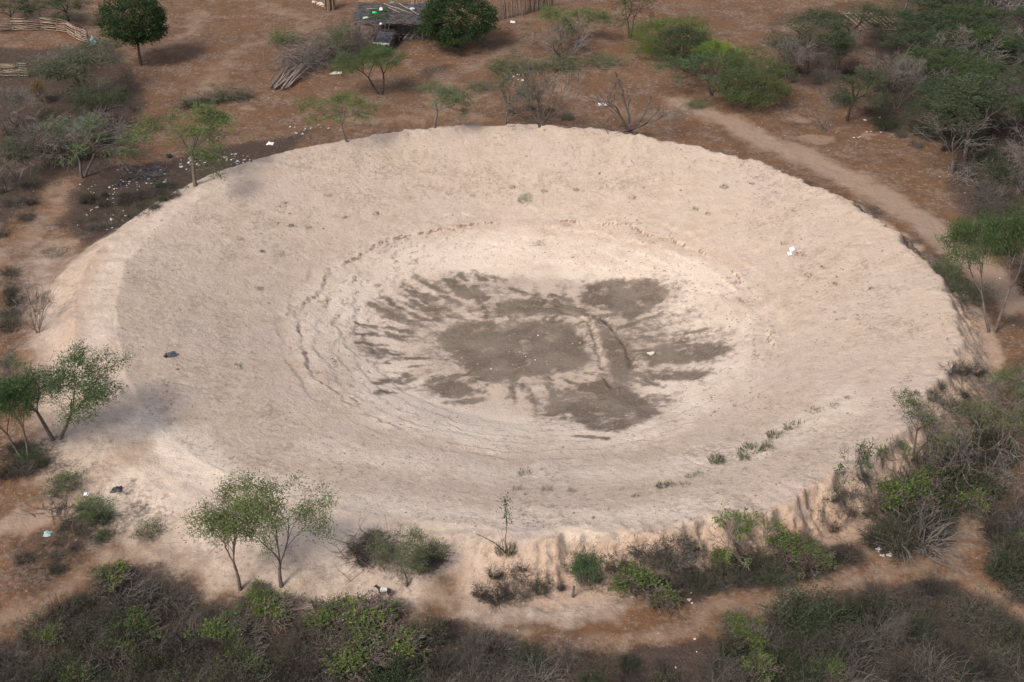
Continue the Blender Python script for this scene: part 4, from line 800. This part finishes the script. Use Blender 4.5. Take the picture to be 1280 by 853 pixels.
# ------------------------------------------------------------------ net-roofed shelter and the car
def bmesh_ob(name, fn, mat, parent=None, color=(1, 1, 1), smooth=False, loc=(0, 0, 0), rot=(0, 0, 0), bevel=0):
    bm = bmesh.new(); fn(bm)
    if bevel: bmesh.ops.bevel(bm, geom=[e_ for e_ in bm.edges if e_.calc_face_angle(0) > .4], offset=bevel, segments=2, affect='EDGES')
    bmesh.ops.recalc_face_normals(bm, faces=bm.faces[:])
    me = bpy.data.meshes.new(name); bm.to_mesh(me); bm.free(); me.materials.append(mat)
    for p in me.polygons: p.use_smooth = smooth
    return ob(name, me, parent, color, loc, rot)
def boxf(x0, x1, y0, y1, z0, z1):
    def f(bm):
        m = Matrix.Translation(((x0 + x1) / 2, (y0 + y1) / 2, (z0 + z1) / 2)) @ Matrix.Diagonal((x1 - x0, y1 - y0, z1 - z0, 1)); bmesh.ops.create_cube(bm, size=1, matrix=m)
    return f
c = hit(490, 44); e = empty('shade_shelter', (c[0], c[1], c[2])); tag(e, 'low pole shelter roofed with dark shade net and branches', 'shelter'); SH = np.array(e.location)
SW, SDp, SHt = 7.4, 7.0, 2.15
for ix in range(3):
    for iy in range(3):
        along(ob('post', POST[(ix + iy) % 3], e, (.09, .07, .055)), ((ix - 1) * SW * .46, (iy - 1) * SDp * .46, -.2), ((ix - 1) * SW * .46, (iy - 1) * SDp * .46, SHt - .06), 1.1)
for iy in range(3): along(ob('beam', RAIL[iy], e, (.11, .085, .07)), (-SW * .5, (iy - 1) * SDp * .46, SHt - .02), (SW * .5, (iy - 1) * SDp * .46, SHt - .02), 1.5)
gx, gy = np.meshgrid(np.linspace(-SW / 2, SW / 2, 46), np.linspace(-SDp / 2, SDp / 2, 44)); gx = gx + .25 * noise(gx * .7, gy * .7, 3); gy = gy + .35 * noise(gx * .6, gy * .6, 4)
gx = gx + .3 * fbm(gx, gy, 1.2, 2, 8); gy = gy + .3 * fbm(gx, gy, 1.1, 2, 9)
gz = SHt + .12 + .16 * fbm(gx, gy, 2.0, 3, 5) + .05 * np.abs(fbm(gx, gy, .5, 2, 6)); n0, n1 = gx.shape
V = np.stack((gx.ravel(), gy.ravel(), gz.ravel()), 1); ii, jj = np.meshgrid(np.arange(n0 - 1), np.arange(n1 - 1), indexing='ij'); Q = np.stack((ii * n1 + jj, ii * n1 + jj + 1, (ii + 1) * n1 + jj + 1, (ii + 1) * n1 + jj), -1).reshape(-1, 4)
net = ob('net_roof', mesh_q('net_roof', V, Q, NET), e, (.045, .045, .05)); sm = net.modifiers.new('thickness', 'SOLIDIFY'); sm.thickness = .03
rg = np.random.default_rng(77); S = []
for i in range(620):
    p = np.array((rg.uniform(-3.7, 3.7), rg.uniform(-3.6, 3.4), SHt + .24)); d = unit(np.array((rg.normal(), rg.normal(), 0.)))
    for q_ in range(3): q = p + d * rg.uniform(.2, .5) + (0, 0, rg.normal(0, .04)); S.append((p, q, .018, .014)); p = q; d = unit(d + rg.normal(0, .25, 3) * (1, 1, .2))
ob('branches', mesh_q('roof_twigs', *tubes(S, 3), BARK), e, (.12, .105, .095))
for a, b_ in (((-1.0, 3.0), (2.2, -.6)), ((.6, 3.1), (3.3, -1.6)), ((-.4, 1.6), (1.0, -.4)), ((-2.6, 1.0), (-1.5, 1.0))): along(ob('roof_pole', fr.choice(RAIL), e, (.28, .23, .18)), (*a, SHt + .33), (*b_, SHt + .36), 1.0)
C = np.stack((rg.uniform(-2.2, -.2, 900), rg.uniform(-2.5, 1.5, 900), np.full(900, SHt + .3)), 1); ob('creeper', mesh_q('roof_creeper', *leaves(rg, C + rg.normal(0, .06, C.shape), .16, .08, .5), LEAF), e, (.06, .10, .045))
def roof_at(px, py):
    p = plane(px, py, SH[2] + SHt + .3); return p
def crumple(name, size, seed, mat, color, flat=.5, sub=2):
    def f(bm):
        bmesh.ops.create_icosphere(bm, subdivisions=sub, radius=1.0); rg = np.random.default_rng(seed)
        for v in bm.verts:
            s_ = 1 + rg.normal(0, .22); v.co = Vector((v.co.x * s_ * size[0] / 2, v.co.y * s_ * size[1] / 2, v.co.z * s_ * size[2] / 2))
    return f
def lump(name, px, size, label, cat, color, mat=None, group=None, on_roof=False, seed=1, sub=2):
    p = roof_at(*px) if on_roof else hit(*px); p = p + np.array((0, 0, size[2] * .38))
    o = bmesh_ob(name, crumple(name, size, seed, mat, color, sub=sub), mat or PLASTIC, None, color, loc=p, rot=(0, 0, prng.random() * 3)); tag(o, label, cat, group); return o
def bucket(bm):
    for z0, z1, r0, r1 in ((0, .32, .13, .17), (.32, .35, .185, .185)):
        bmesh.ops.create_cone(bm, cap_ends=True, segments=14, radius1=r0, radius2=r1, depth=z1 - z0, matrix=Matrix.Translation((0, 0, (z0 + z1) / 2)))
p = roof_at(475, 13); tag(bmesh_ob('bucket', bucket, PLASTIC, None, (.75, .77, .7), loc=p, rot=(.9, .2, .4)), 'white plastic bucket lying on the net roof', 'bucket')
def bottle(bm):
    for z0, z1, r0, r1 in ((0, .34, .12, .12), (.34, .44, .12, .04), (.44, .5, .045, .045)):
        bmesh.ops.create_cone(bm, cap_ends=True, segments=12, radius1=r0, radius2=r1, depth=z1 - z0, matrix=Matrix.Translation((0, 0, (z0 + z1) / 2)))
p = roof_at(466, 17); tag(bmesh_ob('bottle', bottle, PLASTIC, None, (.02, .45, .13), loc=p + np.array((0, 0, .08)), rot=(1.45, 0, 1.2)), 'bright green bottle lying on the net roof', 'bottle')
lump('plastic_bag', (515, 12), (.55, .4, .2), 'pale blue plastic piece on the net roof', 'plastic', (.4, .5, .58), on_roof=True, seed=4)
lump('plastic_bag', (457, 23), (.7, .4, .15), 'pale grey-green bag on the left of the net roof', 'plastic', (.36, .42, .34), on_roof=True, seed=5)
lump('plastic_bag', (476, 31), (.25, .25, .2), 'small white scrap at the front edge of the net roof', 'plastic', (.7, .7, .68), on_roof=True, seed=6)
lump('plastic_bag', (490, 4), (.9, .4, .15), 'teal plastic sheet at the back of the net roof', 'plastic', (.10, .26, .22), on_roof=True, seed=7)
# car
c = hit(484, 57); car = empty('parked_car', (c[0], c[1], c[2]), R(14)); tag(car, 'dark car parked under the net-roofed shelter', 'car')
def prof(pts, y0, y1, inset=0):
    def f(bm):
        a = [bm.verts.new((x, y0 + inset * max(0, z - .95), z)) for x, z in pts]; b = [bm.verts.new((x, y1 - inset * max(0, z - .95), z)) for x, z in pts]
        bm.faces.new(a); bm.faces.new(b[::-1])
        for i in range(len(pts)): k_ = (i + 1) % len(pts); bm.faces.new((a[i], b[i], b[k_], a[k_]))
    return f
# car length runs along its own x, nose towards -x; turned to face the camera
car.rotation_euler.z = R(78)
bmesh_ob('body', prof([(-2.1,.35),(-2.15,.7),(-2.0,.92),(-.95,1.0),(2.05,1.0),(2.12,.6),(2.05,.35)], -.86, .86), PAINT, car, (.035, .037, .045), bevel=.05)
cab = bmesh_ob('cabin', prof([(-.95,.98),(-.35,1.5),(1.5,1.55),(2.0,1.0)], -.84, .84, .18), PAINT, car, (.04, .042, .05), bevel=.03)
def quad(vs, th=.012):
    def f(bm):
        v = [Vector(q) for q in vs]; n_ = (v[1] - v[0]).cross(v[3] - v[0]).normalized() * th; a = [bm.verts.new(q) for q in v]; b = [bm.verts.new(q + n_) for q in v]
        bm.faces.new(a); bm.faces.new(b[::-1])
        for i in range(4): k_ = (i + 1) % 4; bm.faces.new((a[i], b[i], b[k_], a[k_]))
    return f
bmesh_ob('windscreen', quad([(-.92,-.72,1.03),(-.42,-.66,1.46),(-.42,.66,1.46),(-.92,.72,1.03)], .02), GLASS, car, loc=(-.025, 0, .02))
for s in (-1, 1):
    y = s * .80
    bmesh_ob('side_window', quad([(-.6,y,1.06),(-.25,y - s * .06,1.42),(.5,y - s * .06,1.45),(.5,y,1.06)], .05), GLASS, car); bmesh_ob('side_window', quad([(.58,y,1.06),(.58,y - s * .06,1.45),(1.4,y - s * .06,1.45),(1.7,y,1.06)], .05), GLASS, car)
    bmesh_ob('headlight', boxf(-2.16, -2.08, s * .62 - .16, s * .62 + .16, .68, .82), GLASS, car); bmesh_ob('side_mirror', boxf(-.72, -.58, s * .95 - .09, s * .95 + .09, 1.0, 1.13), PAINT, car, (.04, .04, .05))
    bmesh_ob('turn_light', boxf(-2.12, -2.03, s * .80 - .05, s * .80 + .05, .62, .84), PLASTIC, car, (.5, .06, .03))
    for wx_ in (-1.35, 1.3):
        w_ = bmesh_ob('wheel', lambda bm: bmesh.ops.create_cone(bm, cap_ends=True, segments=20, radius1=.34, radius2=.34, depth=.22, matrix=Matrix.Rotation(R(90), 4, 'X')), RUBBER, car, (.02, .02, .02), loc=(wx_, s * .80, .34), bevel=.03)
        bmesh_ob('rim', lambda bm: bmesh.ops.create_cone(bm, cap_ends=True, segments=16, radius1=.19, radius2=.19, depth=.24, matrix=Matrix.Rotation(R(90), 4, 'X')), PLASTIC, w_, (.3, .3, .3))
bmesh_ob('bumper', boxf(-2.24, -2.1, -.84, .84, .38, .58), PLASTIC, car, (.05, .05, .055), bevel=.02)
# lean-to of poles in the upper right
c = hit(1085, 45); e = empty('lean_to', c); tag(e, 'sloping lean-to of bare poles at the top edge, left of the thicket', 'shelter')
for i in range(9): along(ob('roof_pole', RAIL[i % 5], e, (.22, .185, .15)), (-2.6 + .55 * i, 1.2, 2.1), (-1.0 + .55 * i, -1.8, 1.2 + .02 * i), 1.2)
for x, y, z in ((-2.7, 1.1, 2.05), (2.0, 1.1, 2.05), (-1.3, -1.6, 1.2), (3.2, -1.6, 1.2)): along(ob('post', POST[0], e, (.10, .08, .065)), (x, y, -.2), (x, y, z), 1)
along(ob('beam', RAIL[0], e, (.2, .165, .13)), (-2.9, 1.1, 2.06), (2.2, 1.1, 2.06), 1.3); along(ob('beam', RAIL[1], e, (.2, .165, .13)), (-1.5, -1.6, 1.2), (3.6, -1.6, 1.2), 1.3)
c = hit(458, 7); e = empty('bench', c); tag(e, 'rough brown wooden bench at the top edge behind the shelter', 'bench')
bmesh_ob('seat', boxf(-.9, .9, -.25, .25, .42, .5), WOOD, e, (.2, .12, .07), bevel=.01)
for x in (-.75, .75):
    for y in (-.17, .17): bmesh_ob('leg', boxf(x - .05, x + .05, y - .05, y + .05, -.1, .42), WOOD, e, (.15, .09, .06))
for i, px in enumerate(((393, 4), (400, 6), (403, 8))): lump('stone', px, (.7, .5, .3), 'whitish stone in a row beside the upright pole bundle', 'stone', (.42, .36, .30), STONE, 'stones by the pole bundle', seed=20 + i)
lump('stone', (814, 444), (.55, .3, .25), 'pale stone on the right finger of the mud bed', 'stone', (.42, .36, .31), STONE, seed=25)
# sheets, nets and bags
def sheet(name, px, sx, sy, label, color, seed, lift=.25, mat=None, cat='sheet', rot=0.0, group=None):
    c = hit(*px); g0, g1 = np.meshgrid(np.linspace(-.5, .5, 12), np.linspace(-.5, .5, 12)); edge = np.maximum(np.abs(g0), np.abs(g1))
    x = g0 * sx * (1 + .3 * noise(g0 * 3, g1 * 3, seed)); y = g1 * sy * (1 + .3 * noise(g0 * 3, g1 * 3, seed + 1)); cr, sr = math.cos(rot), math.sin(rot); x, y = x * cr - y * sr, x * sr + y * cr
    z = zat(c[0] + x, c[1] + y) - c[2] + .03 + lift * np.clip(.5 - edge, 0, .5) * 2 * (.6 + .8 * np.abs(noise(g0 * 5, g1 * 5, seed + 2))) + .04 * np.abs(noise(g0 * 9, g1 * 9, seed + 3))
    ii, jj = np.meshgrid(np.arange(11), np.arange(11), indexing='ij'); Q = np.stack((ii * 12 + jj, ii * 12 + jj + 1, (ii + 1) * 12 + jj + 1, (ii + 1) * 12 + jj), -1).reshape(-1, 4)
    o = ob(name, mesh_q(name, np.stack((x.ravel(), y.ravel(), z.ravel()), 1), Q, mat or PLASTIC), None, color, loc=c); m = o.modifiers.new('thickness', 'SOLIDIFY'); m.thickness = .012; tag(o, label, cat, group); return o
sheet('tarpaulin', (116, 54), .9, 1.6, 'grey-blue sheet at the end of the curved corral fence', (.17, .22, .27), 1, .9, rot=.4)
sheet('net', (112, 155), 2.6, 3.0, 'crumpled teal net lying under the thorn trees', (.05, .17, .15), 5, .7, NET, 'net')
sheet('plastic_bag', (60, 669), .45, .45, 'torn pale teal bag on the lower left flat', (.22, .31, .31), 9, .15, cat='bag')
sheet('plastic_bag', (146, 613), .6, .4, 'black bag on the left flat near the green bush', (.02, .02, .025), 13, .22, cat='bag', rot=.1)
sheet('plastic_bag', (108, 619), .3, .24, 'white bag left of the black bag on the left flat', (.75, .74, .72), 17, .1, cat='bag')
sheet('plastic_bag', (214, 444), .5, .75, 'dark grey-violet rag lying on the left inner slope', (.075, .07, .08), 21, .16, cat='rag', rot=-.7)
lump('stone', (207, 447), (.22, .22, .18), 'small black stone beside the dark rag on the left inner slope', 'stone', (.03, .027, .025), STONE, seed=31)
sheet('plastic_bag', (990, 312), .35, .5, 'upper of two white bags on the right inner slope', (.72, .72, .72), 25, .14, cat='bag'); sheet('plastic_bag', (987, 318), .24, .4, 'lower of two white bags on the right inner slope', (.72, .72, .72), 29, .12, cat='bag')
sheet('plastic_bag', (338, 180), .55, .6, 'white torn bag on the soil behind the left part of the far rim', (.62, .61, .60), 33, .1, cat='bag'); sheet('plastic_bag', (753, 131), .7, .7, 'white sheet of plastic behind the V-forked tree', (.60, .59, .58), 37, .08, cat='sheet')
sheet('plastic_bag', (150, 231), .6, .9, 'black and white torn bag at the foot of the dump heap', (.03, .03, .035), 41, .3, cat='bag'); lump('tyre_scrap', (212, 197), (.5, .45, .35), 'black round bag right above the dump heap', 'bag', (.02, .02, .022), PLASTIC, seed=33).name = 'black_bag'
sheet('plastic_bag', (641, 52 - 24), .5, .7, 'white piece of plastic below the palisade fence', (.65, .63, .6), 45, .05, cat='plastic')
sheet('plastic_bag', (420, 92), 1.1, .7, 'whitish rag under the brush heap trees', (.42, .39, .35), 49, .2, cat='rag')
# litter, the bigger scraps one by one, the rest as one scattering
lr = random.Random(4)
SCR = []
for k_ in range(6):
    rg = np.random.default_rng(600 + k_); g0, g1 = np.meshgrid(np.linspace(-.5, .5, 4), np.linspace(-.5, .5, 4)); V = np.stack((g0.ravel() * (1 + rg.normal(0, .2, 16)), g1.ravel() * (1 + rg.normal(0, .2, 16)), np.abs(rg.normal(.12, .14, 16)) + .03), 1)
    ii, jj = np.meshgrid(np.arange(3), np.arange(3), indexing='ij'); Q = np.stack((ii * 4 + jj, ii * 4 + jj + 1, (ii + 1) * 4 + jj + 1, (ii + 1) * 4 + jj), -1).reshape(-1, 4); SCR.append((V, Q, mesh_q('scrap%d' % k_, V, Q, PLASTIC)))
DUMPS = [((135,240,50,14),26,'at the foot of the left dump heap'),((180,222,30,14),40,'on the left dump heap'),((245,205,26,9),34,'around the thin straight trunk by the dump'),((295,200,22,7),26,'on the right end of the dump'),((645,98,16,10),26,'in the white patch behind the far rim'),
         ((390,165,40,9),14,'along the dark soil behind the far rim'),((140,270,40,20),20,'on the weedy slope left of the berm'),((1130,690,40,9),22,'under the grey thicket in the path fork'),((830,745,60,14),14,'along the lower path'),((650,440,95,26),26,'on the dark mud bed'),((1080,160,60,14),12,'beyond the track at right')]
tot = []
for (px, py, rx, ry), n, wh in DUMPS:
    for i in range(n):
        a = lr.random() * 6.283; q = lr.random() ** .6; p = hit(px + math.cos(a) * rx * q, py + math.sin(a) * ry * q); s_ = lr.uniform(.12, .38) * (.32 if 'mud' in wh else .75 if 'fork' in wh or 'path' in wh else .8)
        c = lr.choice(((.50, .49, .47), (.42, .40, .37), (.56, .55, .54), (.36, .35, .34), (.33, .36, .38), (.03, .03, .03), (.2, .18, .16)))
        if 'mud' in wh: c = (.6, .57, .53)
        if i < n * .55:
            o = ob('plastic_scrap', SCR[lr.randrange(6)][2], None, c, loc=p - (0, 0, .01), rot=(0, 0, lr.random() * 6.28)); o.scale = (s_, s_ * lr.uniform(.5, 1.2), s_); tag(o, 'plastic litter scrap ' + wh, 'litter', 'litter ' + wh)
        else: tot.append((p, s_ * .6))
for i in range(240):
    px, py = lr.uniform(0, 1280), lr.uniform(0, 853); p = hit(px, py)
    r_ = math.hypot(p[0] - CX, p[1] - CY)
    if r_ < 26 and lr.random() < .8: continue
    if 600 < px < 1250 and 700 < py and lr.random() < .3: continue
    tot.append((p, lr.uniform(.05, .12)))
parts = []
for p, s_ in tot:
    V, Q, _ = SCR[lr.randrange(6)]; a = lr.random() * 6.28; V = V * (s_, s_ * lr.uniform(.5, 1), s_ * .8); V = np.stack((V[:, 0] * math.cos(a) - V[:, 1] * math.sin(a), V[:, 0] * math.sin(a) + V[:, 1] * math.cos(a), V[:, 2]), 1) + p; parts.append((V, Q))
tag(ob('litter', mesh_q('litter', *join(parts), PLASTIC), None, (.50, .47, .43)), 'tiny pale scraps of litter strewn over the soil', 'litter', kind='stuff')
# clods and dung crumbs
rg = np.random.default_rng(800); n = 9000
th = rg.random(n) * 6.283; q = np.sqrt(rg.uniform(.17, 1.0, n)); rr = np.interp(th - math.pi, _tt, _vv[:, 0]) * q; X = CX + np.cos(th - math.pi) * rr; Y = CY + np.sin(th - math.pi) * rr
ok = (fbm(X, Y, 6, 3, 801) + .6 * fbm(X, Y, 1.2, 2, 802)) > rg.normal(.15, .25, n); X2 = rg.uniform(-48, 52, 5000); Y2 = rg.uniform(46, 160, 5000); ok2 = np.hypot(X2 - CX, Y2 - CY) > 28
X = np.concatenate((X[ok], X2[ok2])); Y = np.concatenate((Y[ok], Y2[ok2])); Z = zat(X, Y); n = len(X); s_ = rg.gamma(2.0, .015, n) + .02; s_ = np.minimum(s_, .17)
oc = np.array(((1, 0, 0), (0, 1, 0), (-1, 0, 0), (0, -1, 0), (0, 0, 1), (0, 0, -1.))); fq = np.array(((0, 1, 4, 4), (1, 2, 4, 4), (2, 3, 4, 4), (3, 0, 4, 4)))
V = oc[None] * s_[:, None, None] * rg.uniform(.55, 1.3, (n, 6, 1)) * np.array((1, 1, .75)); V[:, 4, 0] += s_ * .3; V[:, :, 2] += (Z + s_ * .18)[:, None]; V[:, :, 0] += X[:, None]; V[:, :, 1] += Y[:, None]
tri = np.array(((0, 1, 4), (1, 2, 4), (2, 3, 4), (3, 0, 4))); FT = (tri[None] + np.arange(n)[:, None, None] * 6).reshape(-1, 3)
me = bpy.data.meshes.new('clods'); V = V.reshape(-1, 3).astype(np.float32); me.vertices.add(len(V)); me.vertices.foreach_set('co', V.ravel()); me.loops.add(FT.size); me.loops.foreach_set('vertex_index', FT.ravel().astype(np.int32)); me.polygons.add(len(FT)); me.polygons.foreach_set('loop_start', np.arange(len(FT), dtype=np.int32) * 3); me.update(calc_edges=True); me.materials.append(STONE)
tag(ob('earth_clods', me, None, (.235, .18, .14)), 'scattered earth clods and dung crumbs on the slopes', 'clods', kind='stuff')
# dry undergrowth between the bushes
rg = np.random.default_rng(900); S = []; LC = []
def under(poly, n, seed):
    rq = random.Random(seed); xs = [p[0] for p in poly]; ys = [p[1] for p in poly]; A = hit(min(xs), (min(ys) + max(ys)) / 2); out = []; pts = [hit(*p) for p in poly]; lo = np.min(pts, 0); hi = np.max(pts, 0); pl = [(float(p[0]), float(p[1])) for p in pts]; k_ = 0
    while len(out) < n and k_ < n * 6:
        k_ += 1; x = rq.uniform(lo[0], hi[0]); y = rq.uniform(lo[1], hi[1])
        if inside(pl, x, y): out.append((x, y))
    return np.array(out)
for ai, (poly, n, gap, hr, wh, fr_) in enumerate(AREAS):
    big = 5200 if n > 30 else 1300 if n > 15 else 320
    U = under(poly, big, 950 + ai); z = zat(U[:, 0], U[:, 1])
    for (x, y), z_ in zip(U, z):
        d = unit(np.array((rg.normal(0, .8), rg.normal(0, .8), rg.uniform(.1, 1.0)))); L = rg.uniform(.12, .5); p = np.array((x, y, z_ - .02)); q = p + d * L; r_ = rg.uniform(.006, .013); S.append((p, q, r_, r_ * .6)); S.append((q, q + unit(d + rg.normal(0, .5, 3)) * L * .7, r_ * .6, .004))
        if rg.random() < .4: LC.append(q)
us = tag(ob('dry_undergrowth', mesh_q('dry_undergrowth', *tubes(S, 3), BARK), None, (.07, .059, .051)), 'tangle of dry twigs covering the soil between the bushes', 'undergrowth', kind='stuff')
LC = np.array(LC); LC = np.concatenate([LC + rg.normal(0, .12, LC.shape) for _ in range(4)]); LC[:, 2] = np.maximum(LC[:, 2], zat(LC[:, 0], LC[:, 1]) + .02)
tag(ob('ground_leaves', mesh_q('ground_leaves', *leaves(rg, LC, .08, .045), LEAF), None, (.05, .065, .032)), 'small green leaves growing through the dry undergrowth', 'ground cover', kind='stuff')

# ------------------------------------------------------------------ the goat
def goat():
    b = hit(481, 747); e_loc = b
    J = [((0,0,.47),.115),((.16,0,.475),.115),((.28,0,.47),.10),((-.15,0,.46),.115),((-.25,0,.47),.09),((-.33,0,.53),.058),((-.39,0,.60),.05),((-.455,0,.595),.052),((-.535,0,.555),.030),
         ((.345,0,.53),.022),((.38,0,.57),.014)]
    E = [(0,1),(1,2),(0,3),(3,4),(4,5),(5,6),(6,7),(7,8),(2,9),(9,10)]
    for s in (-1, 1):
        k_ = len(J); J += [((-.22,s*.075,.38),.062),((-.215,s*.08,.24),.030),((-.22,s*.08,.11),.020),((-.235,s*.08,.015),.024)]; E += [(3,k_),(k_,k_+1),(k_+1,k_+2),(k_+2,k_+3)]
        k_ = len(J); J += [((.23,s*.08,.36),.075),((.215,s*.085,.27),.040),((.285,s*.085,.17),.022),((.265,s*.085,.015),.024)]; E += [(1,k_),(k_,k_+1),(k_+1,k_+2),(k_+2,k_+3)]
        k_ = len(J); J += [((-.405,s*.06,.645),.020),((-.385,s*.115,.60),.012)]; E += [(6,k_),(k_,k_+1)]
    me = bpy.data.meshes.new('goat_body'); me.from_pydata([j[0] for j in J], E, []); o = ob('body', me)
    m = o.modifiers.new('skin', 'SKIN'); me.skin_vertices[0].data[0].use_root = True
    for i, j in enumerate(J): me.skin_vertices[0].data[i].radius = (j[1], j[1])
    o.modifiers.new('sub', 'SUBSURF').levels = 2; o.modifiers['sub'].render_levels = 2; m.use_smooth_shade = True
    mt, t, bs = nt('goat_coat'); g = N(t); tc = g.n('ShaderNodeTexCoord'); sx = g.n('ShaderNodeSeparateXYZ'); g.l(tc.outputs['Object'], sx.inputs[0]); nn = g.noise(tc.outputs['Object'], 7, 2)
    xx = g.math('ADD', sx.outputs[0], g.math('MULTIPLY', g.math('SUBTRACT', nn, .5), .12))
    wf = g.math('MULTIPLY', g.step(xx, -.19, -.16), g.step(xx, .17, .14)); g.l(g.mix(wf, (.02, .018, .017), (.48, .44, .39)), bs.inputs['Base Color']); bs.inputs['Roughness'].default_value = .8; me.materials.append(mt)
    e = empty('goat', e_loc, R(-12)); tag(e, 'small goat, black at both ends and white in the middle, facing left', 'goat'); o.parent = e
    for s in (-1, 1):
        H_ = [(np.array((-.40, s * .025, .65)), np.array((-.375, s * .035, .72)), .013, .010), (np.array((-.375, s * .035, .72)), np.array((-.33, s * .05, .765)), .010, .004)]
        ob('horn', mesh_q('horn', *tubes(H_, 6), BARK), e, (.10, .085, .07))
goat()

# ------------------------------------------------------------------ look-alikes: say which one, counted from the left of the picture
TENS = ('', '', 'twenty', 'thirty', 'forty'); ORD = 'zeroth first second third fourth fifth sixth seventh eighth ninth tenth eleventh twelfth thirteenth fourteenth fifteenth sixteenth seventeenth eighteenth nineteenth'.split()
def ordw(n): return ORD[n] if n < 20 else (TENS[n // 10][:-1] + 'ieth' if n % 10 == 0 else TENS[n // 10] + '-' + ORD[n % 10])
from collections import defaultdict
byl = defaultdict(list)
for o in col.objects:
    if o.parent is None and 'label' in o.keys() and 'category' in o.keys(): byl[o['label']].append(o)
for lb, os_ in byl.items():
    if len(os_) < 2: continue
    os_.sort(key=lambda o: project(np.array(o.location))[0])
    for i, o in enumerate(os_):
        o['label'] = lb + (', leftmost' if i == 0 else ', rightmost' if i == len(os_) - 1 else ', %s from the left' % ordw(i + 1))
